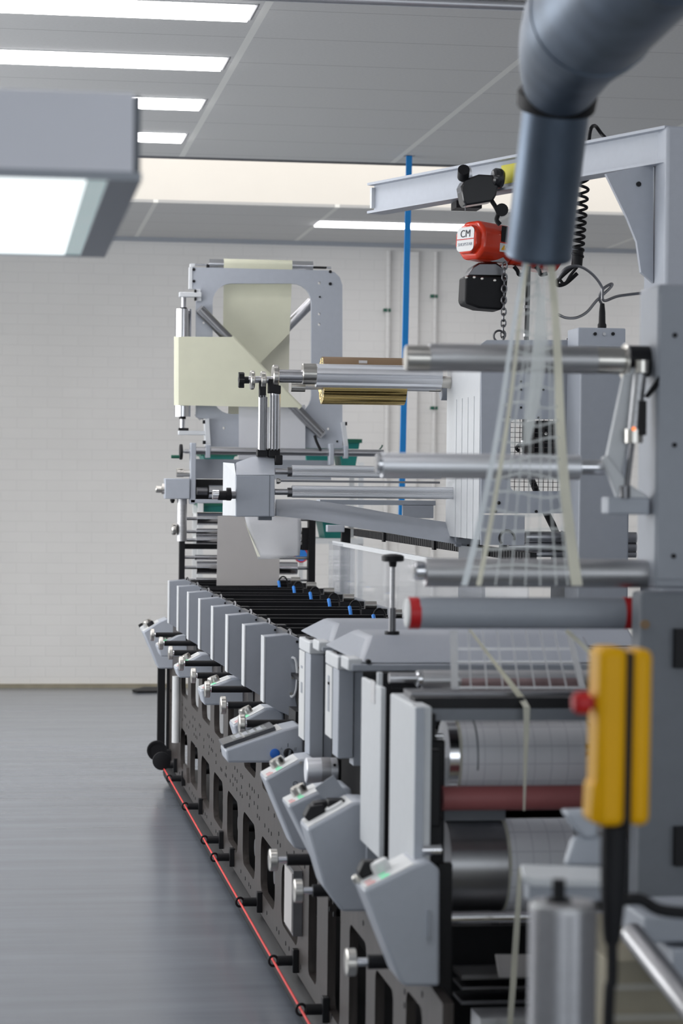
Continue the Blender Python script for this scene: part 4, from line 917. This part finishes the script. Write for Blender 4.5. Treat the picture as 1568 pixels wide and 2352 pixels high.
# ------------------------------------------------------------------ near half: grey posts, plates, hoods
def column(poly_cap, W, lab, x0, x1, y0, y1, face):
    Y = YW(x1, W); t = thing('guide_column', lab, 'column', PY((x0+x1)/2, y1, Y), 'grey guide columns with caps')
    a = PY(x0, y0, Y); b = PY(x1, y1, Y)
    m = M(); m.box((a.x, Y, .98 if y1 < 0 else b.z), (b.x, Y+.10, a.z)); m.build('post', 'paint', t, bevel=.003)
    m = M(); m.box((a.x-.003, Y-.003, a.z), (b.x+.002, Y+.23, a.z+.035)); m.build('cap', 'paint_pale', t, bevel=.004)
    m = M(); m.box((a.x-.003, Y+.10, b.z+.04), (a.x+.01, Y+.22, a.z-.001)); m.build('side_face', 'white_plastic', t)
    m = M(); m.box((a.x-.0045, Y+.14, a.z-.05), (a.x-.003, Y+.17, a.z-.043)); m.box((a.x-.0045, Y+.14, b.z+.2), (a.x-.003, Y+.17, a.z-.12)); m.build('face_slot', 'paint_mid', t)
    m = M(); m.box((b.x+.002, Y+.01, b.z-.02), (b.x+.024, Y+.08, a.z-.006)); m.build('groove_profile', 'paint', t)
    m = M(); q = V(((a.x+b.x)/2, Y+.12, a.z+.035)); m.box(q+V((-.012, -.03, 0)), q+V((.02, .05, .004))); m.build('cap_clip', 'black', t)
    m = M(); m.box((a.x+.005, Y+.02, .9), (b.x, Y+.09, b.z)); m.build('lower_post', 'paint_mid', t)
    return t
column(None, 6.72, 'grey capped column right of the nearest cover, left one of two', 712, 742, 1503, 1742, 0)
column(None, 6.18, 'grey capped column beside the hood, right one of two', 777, 811, 1539, 1742, 0)
# silver motor
t = thing('servo_motor', 'short silver round motor with grey band beside the tall console', 'motor', PY(738, 1785, 6.0))
Ym = YW(740, 6.45)
m = M(); hcyl(m, 701, 775, 1769, 29, Ym, 36, ch=.08); m.build('body', 'alu', t)
m = M(); hcyl(m, 736, 757, 1769, 29.6, Ym, 36); m.build('band', 'steel_dull', t)
m = M(); q = PY(768, 1757, Ym-.035); m.cyl(q, q-Yin*.004, .004, n=8); m.build('screw', 'black', t)
m = M(); pbox(m, 775, 1745, 783, 1830, Ym, .05); m.build('flange', 'black', t)
m = M(); q = hline(760, 900, 1769, Ym+.0); m.cyl(q[0], V((XP+.02, q[0].y, q[0].z)), .012, n=12); m.build('mount_shaft', 'steel_dark', t)
# hoods
def hood(W, tl, tr_, bl, brr, lip, lab):
    Y = YW(900, W); t = thing('hood', lab, 'hood', PY((bl[0]+brr[0])/2, bl[1], Y), 'grey sloped hoods')
    a, b, c, d_ = PY(*tl, Y+.20), PY(*tr_, Y+.20), PY(*brr, Y), PY(*bl, Y)
    b.z = a.z; c.z = d_.z
    m = M(); bk = .26
    top = [a, b, V((b.x, b.y+bk, b.z)), V((a.x, a.y+bk, a.z))]; low = [d_, c, V((c.x, c.y+bk+.4, c.z)), V((d_.x, d_.y+bk+.4, d_.z))]
    m._add(top+low, [(0, 1, 2, 3), (4, 7, 6, 5), (0, 4, 5, 1), (1, 5, 6, 2), (2, 6, 7, 3), (3, 7, 4, 0)]); m.build('lid', 'paint_cover', t, bevel=.012)
    m = M(); m.box(d_+V((-.015, -.006, -lip)), c+V((.01, .05, -.001))); m.build('lip', 'paint_mid', t, bevel=.003)
    m = M(); m.box(d_+V((-.025, 0, -lip)), V((d_.x+.01, d_.y+.12, d_.z+.012))); m.build('hinge_ear', 'paint_pale', t, bevel=.004)
    m = M(); q = d_+V((.025, -.002, .005)); m.cyl(q+Yin*.01, q-Yin*.008, .006, n=10); m.build('hinge_bolt', 'black', t)
    return t
hood(6.55, (770, 1432), (1440, 1444), (752, 1484), (1470, 1494), .015, 'grey sloped hood under the red-banded roller, rear one of two')
hood(5.85, (846, 1460), (1345, 1470), (822, 1524), (1375, 1533), .018, 'grey sloped hood with white lattice web crossing it, front one of two')
m = M(); a = PY(760, 1500, 6.5); m.box((.935, 5.75, .97), (1.46, 6.75, 1.06)); tag(m.build('black_box', 'black'), 'black box beneath the two sloped hoods', 'box')
# T handle
t = thing('clamp_handle', 'tall clamp screw with black knob standing on the front hood', 'clamp', PY(900, 1452, YW(900, 6.1)))
Yt_ = YW(900, 6.1)
c = PY(900, 1452, Yt_); s = px(c)
def zz(y): return PY(900, y, Yt_).z
m = M(); m.cyl(V((c.x, Yt_, zz(1400))), V((c.x, Yt_, zz(1296))), 5.5*s, n=14); m.build('screw', 'steel_dull', t)
m = M(); m.cyl(V((c.x, Yt_, zz(1452))), V((c.x, Yt_, zz(1396))), 8.5*s, n=16); m.build('sleeve', 'steel_dark', t)
m = M(); m.lathe(V((c.x, Yt_, zz(1290))), Zup, [(0, 20*s), (2*s, 26*s), (13*s, 26*s), (16*s, 20*s), (18*s, 8*s)], 24); m.lathe(V((c.x, Yt_, zz(1302))), Zup, [(0, 8*s), (12*s, 10*s)], 16); m.build('knob', 'black', t)
m = M(); m.cyl(V((c.x, Yt_, zz(1457))), V((c.x, Yt_, zz(1450))), 17*s, n=20); m.build('foot', 'black', t)
# side plates C and D of the near unit
t = thing('near_unit', 'near press unit with white side plates around label web cylinders', 'press unit', (1.0, 5.1, .5))
xc = .845
a = PX(830, 1555, xc); b = PX(874, 1580, xc)
zc0 = a.z
m = M(); m.box((xc, b.y, .72), (xc+.012, a.y, zc0)); m.build('side_plate', 'paint_pale', t, bevel=.003)
m = M(); q = PX(856, 1585, xc-.001); m.box((xc-.002, q.y-.03, q.z-.028), (xc, q.y+.03, q.z+.022)); m.build('type_label', 'steel_dull', t)
m = M(); pbox(m, 876, 1545, 895, 1968, YW(885, 5.43), .012); m.build('gap_post', 'black', t)
m = M(); pbox(m, 868, 1545, 878, 1580, YW(870, 5.42), .02); m.build('corner_block', 'paint_pale', t)
m = M(); pbox(m, 845, 1742, 868, 1990, YW(870, 5.62), .02); m.build('inner_bracket', 'paint_mid', t)
m = M(); pbox(m, 850, 1745, 862, 1850, YW(870, 5.60), .01); m.build('bracket_slot', 'black', t)
a = PX(896, 1592, xc); b = PX(953, 1625, xc)
m = M(); m.box((xc, b.y, .66), (xc+.035, a.y, a.z)); m.build('side_plate', 'paint_pale', t, bevel=.004)
Yd = b.y
m = M(); m.box((xc+.0, Yd-.008, .66), (xc+.018, Yd, a.z-.002)); m.build('plate_edge', 'paint', t)
m = M(); pbox(m, 953, 1622, 990, 1650, Yd+.01, .03); pbox(m, 978, 1640, 1000, 1700, Yd+.03, .03); m.build('corner_bracket', 'black', t)
m = M(); pbox(m, 945, 1590, 1480, 1604, Yd+.16, .10); m.build('top_rail', 'steel_dark', t)
m = M(); pbox(m, 952, 1603, 1480, 1652, Yd+.10, .06); m.build('blade_bar', 'black', t)
m = M(); pbox(m, 975, 1628, 1480, 1655, Yd+.09, .01); m.build('bar_face', 'paint_dark', t)
Yr2 = Yd+.32
m = M(); hcyl(m, 893, 968, 1557, 12, Yr2); m.build('roller_shaft', 'steel', t)
m = M(); hcyl(m, 955, 970, 1559, 20, Yr2, ch=.15); m.build('roller_bearing', 'chrome', t)
m = M(); hcyl(m, 968, 1480, 1561, 22, Yr2, 36); m.build('guide_roller', 'steel_dull', t)
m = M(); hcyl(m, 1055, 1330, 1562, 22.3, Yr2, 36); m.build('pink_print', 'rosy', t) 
# big web cylinder
Yc1 = Yd+.30
m = M(); hcyl(m, 1018, 1362, 1735, 84, Yc1, 48); m.build('web_cylinder', 'chrome', t)
m = M(); hcyl(m, 1046, 1336, 1735, 84.8, Yc1, 64); m.build('label_web', 'label_web', t)
m = M(); hcyl(m, 1040, 1047, 1735, 84.9, Yc1, 64); hcyl(m, 1335, 1341, 1735, 84.9, Yc1, 64); m.build('web_margin', 'cream_strip', t)
m = M(); hcyl(m, 1079, 1083, 1735, 85.2, Yc1, 64); m.build('web_line', 'paint_dark', t)
m = M(); hcyl(m, 965, 1020, 1722, 10, Yd+.22); m.build('cylinder_journal', 'chrome', t)
m = M(); hcyl(m, 1340, 1400, 1722, 16, Yd+.22); m.build('cylinder_journal', 'chrome', t)
m = M(); hcyl(m, 975, 1016, 1690, 6, Yd+.2); m.build('spindle', 'chrome', t)
m = M(); pbox(m, 975, 1722, 1012, 1900, Yd+.05, .03); pbox(m, 972, 1880, 1018, 1965, Yd+.06, .03); pbox(m, 975, 1700, 1018, 2120, Yd+.18, .02); m.build('inner_bearing', 'black', t, bevel=.004)
m = M(); pbox(m, 983, 1960, 1010, 1985, Yd+.02, .05) if 0 else hcyl(m, 968, 1012, 1952, 13, Yd+.0); m.build('spindle', 'chrome', t)
m = M(); hcyl(m, 1014, 1420, 1832, 28, Yd+.14, 36); m.build('rubber_roller', 'red_rubber', t)
m = M(); pbox(m, 1010, 1858, 1160, 1885, Yd+.3, .03); m.build('tie_plate', 'paint_dark', t)
Yc3 = Yd+.32
m = M(); hcyl(m, 1018, 1420, 1985, 104, Yc3, 48); m.build('lower_cylinder', 'steel_mid', t)
m = M(); a, b, s = hline(1152, 1300, 1985, Yc3); m.lathe(a, b-a, [(0, 105*s), ((b-a).length, 105*s)], 64); m.build('label_web', 'label_web', t)
m = M(); hcyl(m, 1146, 1154, 1985, 105.3, Yc3, 64); m.build('web_margin', 'cream_strip', t)
m = M(); hcyl(m, 1028, 1480, 2105, 13, Yd+.1); m.build('tie_bar', 'chrome', t)
m = M(); m.box((XP+.02, Yd+.1, .05), (1.48, Yd+.13, .62)) if 0 else pbox(m, 1010, 2125, 1480, 2600, Yd+.45, .02); m.build('back_plate', 'black', t)
m = M(); pbox(m, 1008, 1985, 1032, 2600, Yd+.0, .03); m.build('inner_post', 'black', t)
m = M(); pbox(m, 1060, 2236, 1420, 2247, Yd+.2, .1); pbox(m, 1060, 2264, 1420, 2270, Yd+.2, .1); pbox(m, 1060, 2296, 1420, 2304, Yd+.2, .1); m.build('tray_rail', 'steel_dark', t)
m = M(); m.prism(poly([(1138, 2193), (1480, 2193), (1480, 2242), (1146, 2245)], Yd+.18), (0, .005, 0)); m.build('lower_web', 'grey_web', t)
m = M(); pbox(m, 1103, 2336, 1400, 2375, Yd+.08, .1); m.build('floor_rail', 'alu', t)
m = M(); m.box((1.47, Yd-.05, .0), (1.50, Yd+1.1, 1.05)); m.build('far_side_plate', 'paint_dark', t)
m = M(); m.box((XP, Yd-.02, .0), (XP+.03, Yd+.1, .66)) if 0 else m.box((.95, Yd+.2, 0), (1.45, Yd+.5, .06)); m.build('plinth', 'black', t)

# ------------------------------------------------------------------ near right tower with rollers
W4 = 4.78; YN = YW(1505, W4)
t = thing('roller_tower', 'tall dark grey machine tower at the right edge carrying the rollers', 'machine tower', (PY(1520, 2000, YN).x, YN+.1, 0))
xl = PY(1507, 1000, YN).x
zt_ = PY(1507, 652, YN).z; zm = PY(1507, 1352, YN).z
m = M(); m.prism([(xl, YN, zm), (xl+.5, YN, zm), (xl+.5, YN+.14, zm), (xl, YN+.14, zm)], (0, 0, zt_-zm)); m.build('upper_body', 'paint_mid', t, bevel=.006)
m = M(); m.box((xl+.004, YN-.004, zm+.02), (xl+.5, YN-.0, zt_-.02)); m.build('cover_plate', 'paint_mid', t)
for x, y in ((1549, 770), (1548, 1022), (1546, 1277)):
    m = M(); q = PY(x, y, YN-.004); m.cyl(q, q-Yin*.004, .0048, n=12); m.build('bolt', 'black', t)
Yl = YW(1450, 4.62); xl2 = PY(1468, 1600, Yl).x
m = M(); m.box((xl2, Yl, 0), (xl2+.5, Yl+.07, zm)); m.build('lower_body', 'paint_dark', t, bevel=.008)
m = M(); q = PY(1480, 1434, Yl); m.cyl(q+Yin*.002, q-Yin*.006, .009, n=14); m.build('indicator', 'kraft', t)
for y in (1490, 1945):
    m = M(); pbox(m, 1552, y-45, 1600, y+45, Yl-.02, .02); m.build('vent', 'black', t)
# rollers on the tower
YB = YN+.07
def roller(name, lab, parts):
    x0 = min(p[1] for p in parts); x1 = max(p[2] for p in parts); q = PY((x0+x1)/2, parts[0][3], YB)
    r = thing(name, lab, 'roller', q, 'cantilevered rollers on the tower')
    for nm, xa, xb_, yc, rp, mt, ch, dY in parts:
        m = M(); hcyl(m, xa, xb_, yc, rp, YB+dY, 36, ch); m.build(nm, mt, r)
    return r
roller('guide_roller', 'top grey roller with nickel end caps and black flange', [
    ('end_cap', 930, 987, 823, 30, 'nickel', .1, 0), ('body', 984, 1368, 824, 32, 'steel_dull', .03, 0), ('drive_collar', 1365, 1436, 828, 31, 'nickel', .1, 0), ('flange', 1430, 1440, 832, 44, 'nickel', .1, 0),
    ('mount', 1436, 1492, 830, 36, 'black', .12, 0), ('mount_shaft', 1490, 1520, 830, 20, 'black', .1, 0)])
roller('guide_roller', 'second roller from the top, pale grey with chrome shaft', [
    ('end_bearing', 862, 882, 1066, 24, 'chrome', .2, 0), ('body', 876, 1330, 1071, 29, 'alu', .03, 0), ('shaft', 1328, 1388, 1073, 17, 'chrome', .1, 0)])
roller('guide_roller', 'third roller from the top, worn silver, the lattice web passes over it', [
    ('end_bearing', 948, 980, 1311, 22, 'chrome', .3, 0), ('body', 975, 1500, 1316, 33, 'steel_dull', .05, 0), ('mount_shaft', 1498, 1525, 1316, 18, 'steel_dark', .1, 0)])
roller('guide_roller', 'lowest roller on the tower, grey with red end bands', [
    ('end_cap', 931, 940, 1408, 35, 'white_plastic', .1, 0), ('body', 960, 1432, 1408, 36, 'paint_mid', .0, 0), ('end_band', 938, 962, 1408, 36.6, 'red_band', .0, 0), ('end_band', 1430, 1450, 1408, 36.6, 'red_band', .0, 0), ('mount_shaft', 1448, 1480, 1408, 20, 'black', 0, 0)])
# dancer arm
t = thing('dancer_arm', 'pale grey swing arm with air cylinder on the tower', 'arm', PY(1440, 1180, YN))
m = M(); m.prism(poly([(1432, 865), (1448, 845), (1470, 838), (1478, 858), (1432, 1075), (1426, 1140), (1398, 1085), (1392, 1056)], YB-.03), (0, .02, 0)); m.build('arm_plate', 'paint_pale', t, bevel=.004)
m = M(); m.prism(poly([(1384, 1050), (1398, 1046), (1445, 1112), (1490, 1140), (1490, 1150), (1420, 1148)], YB-.045), (0, .025, 0)); m.build('lever', 'paint_pale', t, bevel=.004)
m = M(); pbox(m, 1397, 1142, 1492, 1182, YB-.05, .06); m.build('bracket', 'paint', t, bevel=.004)
m = M(); q0 = PY(1469, 860, YB-.045); q1 = PY(1453, 1008, YB-.045); m.cyl(q0, q1, .0135, n=16); m.build('air_cylinder', 'steel_dull', t)
m = M(); q = PY(1474, 842, YB-.045); m.cyl(q-Zup*.012, q+Zup*.012, .014, n=14); m.build('cylinder_cap', 'nickel', t)
m = M(); q = PY(1455, 1000, YB-.045); m.cyl(q-Zup*.015, q+Zup*.012, .019, n=14); m.build('cylinder_cap', 'nickel', t)
m = M(); q0 = PY(1452, 1008, YB-.045); q1 = PY(1436, 1140, YB-.045); m.cyl(q0, q1, .006, n=10); m.build('piston_rod', 'steel_dark', t)
m = M(); q = PY(1434, 1130, YB-.045); m.cyl(q-Zup*.012, q+Zup*.012, .011, n=12); m.build('rod_end', 'steel_dark', t)
m = M(); pbox(m, 1468, 920, 1484, 1000, YB-.065, .012); m.build('sensor', 'black', t); m = M(); q = PY(1455, 985, YB-.066); m.lathe(q, -Yin, [(0, .004), (.003, .003)], 10); m.build('sensor_light', 'orange_light', t, lab='small glowing orange light')
m = M(); m.tube(spline([PY(x, y, YB-.07) for x, y in ((1482, 912), (1498, 890), (1530, 846), (1575, 782))], 6), .0035, 8); m.tube(spline([PY(x, y, YB-.066) for x, y in ((1486, 912), (1510, 884), (1545, 835), (1580, 800))], 6), .0035, 8); m.build('sensor_cable', 'black', t)

# waste web: translucent lattice from the suction duct down over the rollers
t = thing('waste_web', 'translucent lattice of label waste rising from the rollers into the duct', 'waste web', PW(1200, 1345, 4.5))
WT = 4.60
T0, T1, B0, B1 = PW(1205, 600, WT), PW(1268, 598, WT), PW(1066, 1345, WT-.02), PW(1330, 1345, WT-.02)
def lat(u, v):
    pinch = .5+(u-.5)*(1-.12*sin(pi*min(v, 1)))
    p = T0.lerp(T1, pinch).lerp(B0.lerp(B1, pinch), v)
    return p+Yin*(.012*sin(u*9+v*7)*(1-v)*.8)
def vstrip(u0, wpx, mt, nm):
    n = 30; m = M(); A_ = []; B_ = []
    for i in range(n+1):
        v = i/n; p = lat(u0, v); h_ = wpx*px(p)/2*(.6+.4*v); A_.append(p-RT*h_); B_.append(p+RT*h_)
    m.ribbon(A_, B_, FW*.0006); return m.build(nm, mt, t)
vstrip(0.0, 15, 'white_strip', 'edge_strip'); vstrip(.125, 12, 'cream_strip', 'cream_strip'); vstrip(.98, 26, 'cream_strip', 'cream_strip')
m = M()
for u0 in (.27, .40, .53, .66, .80, .90):
    A_ = []; B_ = []
    for i in range(31):
        v = i/30; p = lat(u0, v)+RT*.004*sin(v*11+u0*20)*(1-v); h_ = 5*px(p)/2; A_.append(p-RT*h_*.7); B_.append(p+RT*h_*.7)
    m.ribbon(A_, B_, FW*.0005)
m.build('lattice_strands', 'clear_film', t)
m = M()
for j in range(17):
    v0 = .06+.055*j; A_ = []; B_ = []
    for i in range(25):
        u0 = i/24; v = v0+.010*sin(u0*6.3+j*1.3)*(1 if j < 14 else .4); p = lat(u0*.96+.005, v)+FW*.0015; h_ = 5*px(p)/2; A_.append(p-UP*h_); B_.append(p+UP*h_)
    m.ribbon(A_, B_, FW*.0005)
m.build('lattice_rungs', 'clear_film', t)
m = M(); A_ = [lat(.45+.02*sin(v/3), v/30) for v in range(2, 18)]; B_ = [lat(.45+.02*sin(v/3), v/30)+RT*(.006+.022*sin(pi*(v-2)/16)) for v in range(2, 18)]; m.ribbon(A_, B_, FW*.0006); m.build('crumpled_film', 'clear_film', t)
# strips wrapping behind roller 4 and running down to the near unit
Yf = YB-36.8*px(PY(1200, 1408, YB))
t = thing('film_web', 'clear film with white lattice lines crossing the front hood', 'film web', PY(1200, 1545, YN+.3))
TA, TB = PY(1042, 1448, YB+.03), PY(1305, 1448, YB+.03); BA, BB = PY(1044, 1583, Yr2-.10), PY(1338, 1583, Yr2-.10)
def lat2(u, v): return TA.lerp(TB, u).lerp(BA.lerp(BB, u), v)
def vs2(m, u0, wpx):
    A_ = []; B_ = []
    for i in range(9): p = lat2(u0, i/8); h_ = wpx*px(p)/2; A_.append(p-RT*h_); B_.append(p+RT*h_)
    m.ribbon(A_, B_, FW*.0005)
for u_, w_ in ((0, 17), (1, 15)):
    m = M(); vs2(m, u_, w_); m.build('edge_strip', 'white_line', t)
m = M()
for k in range(1, 8): vs2(m, k/8, 3.6)
for v in (.30, .52, .97):
    A_ = [lat2(i/8, v)-UP*.0022 for i in range(9)]; B_ = [lat2(i/8, v)+UP*.0022 for i in range(9)]; m.ribbon(A_, B_, FW*.0005)
m.build('lattice_lines', 'white_line', t)
# cream strip crossing diagonally and falling to the floor
t = thing('cream_ribbon', 'narrow cream paper strip running diagonally then straight down', 'ribbon', PY(1170, 2352, Yd))
pts = [(1078, 1446, YB+.03, 5), (1130, 1515, YB+.15, 7), (1195, 1600, Yd+.12, 12), (1209, 1624, Yd+.06, 15), (1209, 1660, Yd+.05, 13), (1206, 1760, Yd+.05, 8), (1203, 1862, Yd+.05, 4)]
A_ = [PY(x-w_/2*1.05, y+w_*.25*(1 if y < 1620 else 0), Y) for x, y, Y, w_ in pts]; B_ = [PY(x+w_/2*1.05, y-w_*.25*(1 if y < 1620 else 0), Y) for x, y, Y, w_ in pts]
m = M(); m.ribbon(A_, B_, FW*.0006); m.build('upper_strip', 'cream_strip', t)
pts = [(1194, 1992, Yd-.05, 9), (1190, 2070, Yd-.05, 12), (1185, 2150, Yd-.05, 14), (1178, 2260, Yd-.05, 14), (1170, 2360, Yd-.05, 13), (1160, 2480, Yd-.05, 13)]
A_ = [PY(x-w_/2, y, Y) for x, y, Y, w_ in pts]; B_ = [PY(x+w_/2, y, Y) for x, y, Y, w_ in pts]
m = M(); m.ribbon(A_, B_, FW*.0006); m.build('lower_strip', 'cream_strip', t)
pts = [(1300, 1448, YB+.02), (1335, 1480, YB), (1385, 1530, YB-.05)]
m = M(); m.ribbon([PY(x-4, y+3, Y) for x, y, Y in pts], [PY(x+4, y-3, Y) for x, y, Y in pts], FW*.0006); m.build('side_strip', 'cream_strip', t)

# ------------------------------------------------------------------ clear guard and cable rail on the far side
t = thing('clear_guard', 'clear plastic guard panel along the far side of the press', 'guard', (1.52, 9.2, 1.0))
gx = 1.53
m = M(); a = PX(765, 1245, gx); z0 = 1.06; m.box((gx, 6.9, z0), (gx+.006, a.y, a.z)); m.build('panel', 'plexi', t)
m = M(); m.box((gx-.004, 6.9, a.z-.012), (gx+.010, a.y, a.z+.006)); m.build('top_edge', 'paint_pale', t)
m = M(); m.box((gx-.02, a.y-.35, z0-.06), (gx+.05, a.y, a.z)); m.build('end_frame', 'plexi', t)
m = M(); m.box((gx, 6.9, .0), (gx+.02, a.y, z0)); m.build('skirt', 'paint_dark', t)
t = thing('cable_rail', 'dark brown toothed cable rail running along under the sloping beam cover', 'rail', (1.54, 9.2, 1.3))
a = PX(790, 1212, gx+.04); b = PX(788, 1243, gx+.04); zt2, zb2 = 1.372, 1.315
m = M(); m.box((gx+.03, 7.0, PX(1040, 1245, gx+.04).z-.0), (gx+.06, a.y, a.z)); m.build('rail', 'bronze', t)
zlo = PX(1040, 1272, gx+.04).z; zhi = PX(1040, 1245, gx+.04).z
m = M()
for k in range(90):
    y_ = 7.0+k*.04
    if y_ < a.y: m.box((gx+.03, y_, zhi-.03), (gx+.05, y_+.026, zhi))
m.build('teeth', 'black', t)
for x in (884, 1000):
    m = M(); q = PX(x, 1230, gx+.03); m.box((gx+.02, q.y-.02, zhi-.035), (gx+.03, q.y+.02, zhi+.05)); m.build('rail_clamp', 'black', t)
m = M(); m.box((gx+.03, a.y, 0), (gx+.07, a.y+.04, a.z)); m.build('post', 'black', t)
m = M(); q = PX(775, 1212, gx); m.box(q+V((-.05, -.02, -.02)), q+V((.03, .03, .012))); m.build('end_block', 'paint', t, bevel=.003)

# ------------------------------------------------------------------ foreground: pendant, post, bracket, oddments
Wp = 3.05; Yp = YW(1430, Wp)
t = thing('pendant_control', 'yellow hand control with red stop button on a black cable', 'pendant control', PY(1430, 1905, Yp))
def pp(x, y, dy=0.): return PY(x, y, Yp+dy)
def vbox(x0, y0, x1, y1, dy0, dy1):
    m = M(); m.prism([pp(x0, y0, dy0), pp(x1, y0, dy0), pp(x1-8, y1, dy0), pp(x0-8, y1, dy0)], (0, dy1-dy0, 0)); return m
vbox(1378, 1488, 1444, 1900, 0, .065).build('front_shell', 'yellow', t, bevel=.010)
vbox(1440, 1500, 1456, 1895, .006, .06).build('seam_gasket', 'rubber', t)
vbox(1453, 1492, 1502, 1898, .004, .062).build('rear_shell', 'yellow', t, bevel=.010)
m = M(); m.prism([pp(1362, 1800, .004), pp(1384, 1796, .004), pp(1380, 1897, .004), pp(1358, 1890, .004)], (0, .055, 0)); m.build('button_guard', 'yellow', t, bevel=.006)
q = pp(1378, 1614, .03); m = M(); m.lathe(q, (-1, 0, 0), [(0, .008), (.014, .008), (.016, .0145), (.030, .0145), (.036, .010)], 24); m.build('stop_button', 'red_band', t, lab='red mushroom stop button')
for y, mt in ((1700, 'green_dark'), (1765, 'steel_dull')):
    q = pp(1376, y, .03); m = M(); m.lathe(q, (-1, 0, 0), [(-.002, .010), (.005, .010), (.007, .008)], 18); m.build('push_button', mt, t)
m = M(); m.lathe(pp(1412, 1897, .03), pp(1405, 2160, .03)-pp(1412, 1897, .03), [(0, .018), (.03, .018), (.09, .0165), (.14, .012), (.15, .010)], 20); m.build('cable_boot', 'rubber', t)
m = M(); q = pp(1405, 2150, .03); m.tube(spline([q, pp(1405, 2250, .03), pp(1395, 2400, .03), V((pp(1395, 2400, .03).x, Yp+.05, .2)), V((pp(1395, 2400, .03).x+.05, Yp+.2, .02))], 6), .0075, 10); m.build('cable', 'rubber', t)
# side cable to the right
Ys_ = YW(1500, 3.3)
m = M(); m.tube(spline([PY(x, y, Ys_) for x, y in ((1425, 2068), (1470, 2066), (1510, 2088), (1560, 2096), (1650, 2100))], 6), .0085, 10); tag(m.build('black_cable', 'rubber'), 'black cable bending right from the hand control to the edge', 'cable')
# steel post
Yst = YW(1293, 3.05)
t = thing('steel_post', 'thick ribbed aluminium post with black bolt at the bottom edge', 'post', PY(1293, 2352, Yst))
c = PY(1293, 2085, Yst); r_ = 78*px(c)
m = M(); pts = []
for k in range(64):
    rr = r_*(1 if k % 8 not in (0, 1) else .95); pts.append(V((c.x+cos(k*pi/32)*rr, Yst+sin(k*pi/32)*rr, 0)))
m.prism(pts, (0, 0, c.z)); m.build('body', 'steel', t)
m = M(); m.lathe(V((c.x, Yst, c.z-.001)), Zup, [(0, r_*1.0), (.006, r_*.99), (.009, r_*.93)], 40); m.build('top_cap', 'steel_dull', t)
m = M(); m.cyl(V((c.x-.006, Yst, c.z+.006)), V((c.x-.006, Yst, c.z+.036)), .0085, n=14); m.cyl(V((c.x-.006, Yst, c.z+.005)), V((c.x-.006, Yst, c.z+.012)), .016, n=16); m.build('bolt', 'black', t)
# bracket behind the post
Yb_ = YW(1300, 3.75)
t = thing('arm_bracket', 'pale grey machined bracket above the aluminium post', 'bracket', PY(1290, 2050, Yb_))
m = M(); m.prism([PY(1200, 2008, Yb_), PY(1225, 2022, Yb_), PY(1388, 2022, Yb_), PY(1388, 1990, Yb_+.12), PY(1195, 1985, Yb_+.12)], (0, 0, -.012)); m.build('top_plate', 'paint_pale', t, bevel=.003)
m = M(); pbox(m, 1215, 2022, 1390, 2072, Yb_+.01, .04); m.build('front_face', 'paint_mid', t, bevel=.004)
m = M(); m.prism([PY(1300, 1866, Yb_+.15), PY(1375, 1864, Yb_+.15), PY(1372, 1925, Yb_+.15), PY(1345, 1928, Yb_+.15), PY(1318, 1900, Yb_+.15)], (0, .05, 0)); m.prism([PY(1320, 1925, Yb_+.16), PY(1385, 1920, Yb_+.16), PY(1385, 1990, Yb_+.16), PY(1300, 1990, Yb_+.16)], (0, .03, 0)); m.build('upright', 'paint', t, bevel=.006)
p = PY(1275, 2070, Yb_+.02); q = PY(1345, 2070, Yb_+.02); m = M(); m.box((p.x, Yb_+.02, 0), (q.x, Yb_+.07, p.z)); m.build('support_leg', 'paint_dark', t)
# lower right oddments
Yo = YW(1500, 3.9)
t = thing('cross_tube', 'slanted steel tube in the lower right corner', 'tube', PY(1560, 2300, Yo))
m = M(); m.cyl(PY(1452, 2146, Yo+.1), PY(1640, 2385, Yo-.35), .020, n=20); m.build('tube', 'steel_mid', t)
m = M(); q = PY(1462, 2152, Yo+.08); m.lathe(q, -Yin, [(0, .01), (.01, .008)], 12); q = PY(1533, 2230, Yo-.06); m.lathe(q, -Yin, [(.0, .01), (.02, .008)], 12); m.build('bolt', 'nickel', t)
t = thing('side_box', 'grey machine box jutting in at the right edge under the black cable', 'box', PY(1560, 2200, Yo))
m = M(); pbox(m, 1478, 2105, 1700, 2165, Yo+.12, .2); m.build('body', 'paint_mid', t, bevel=.005)
m = M(); pbox(m, 1545, 2180, 1700, 2260, Yo+.1, .2); m.build('lower_block', 'paint', t, bevel=.005)
t = thing('waste_carton', 'beige carton on the floor in the lower right corner', 'carton', PY(1500, 2352, Yo+.5))
a = PY(1395, 2205, Yo+.25); b = PY(1640, 2205, Yo+.25)
m = M(); m.box((a.x, Yo+.25, 0), (b.x, Yo+.7, a.z)); m.build('body', 'beige', t, bevel=.004)
m = M(); z_ = PY(1500, 2265, Yo+.25).z; m.box((a.x-.004, Yo+.246, z_-.006), (b.x+.004, Yo+.25, z_+.006)); z_ = PY(1500, 2335, Yo+.25).z; m.box((a.x-.004, Yo+.246, z_-.006), (b.x+.004, Yo+.25, z_+.006)); m.build('band', 'beige_tape', t)
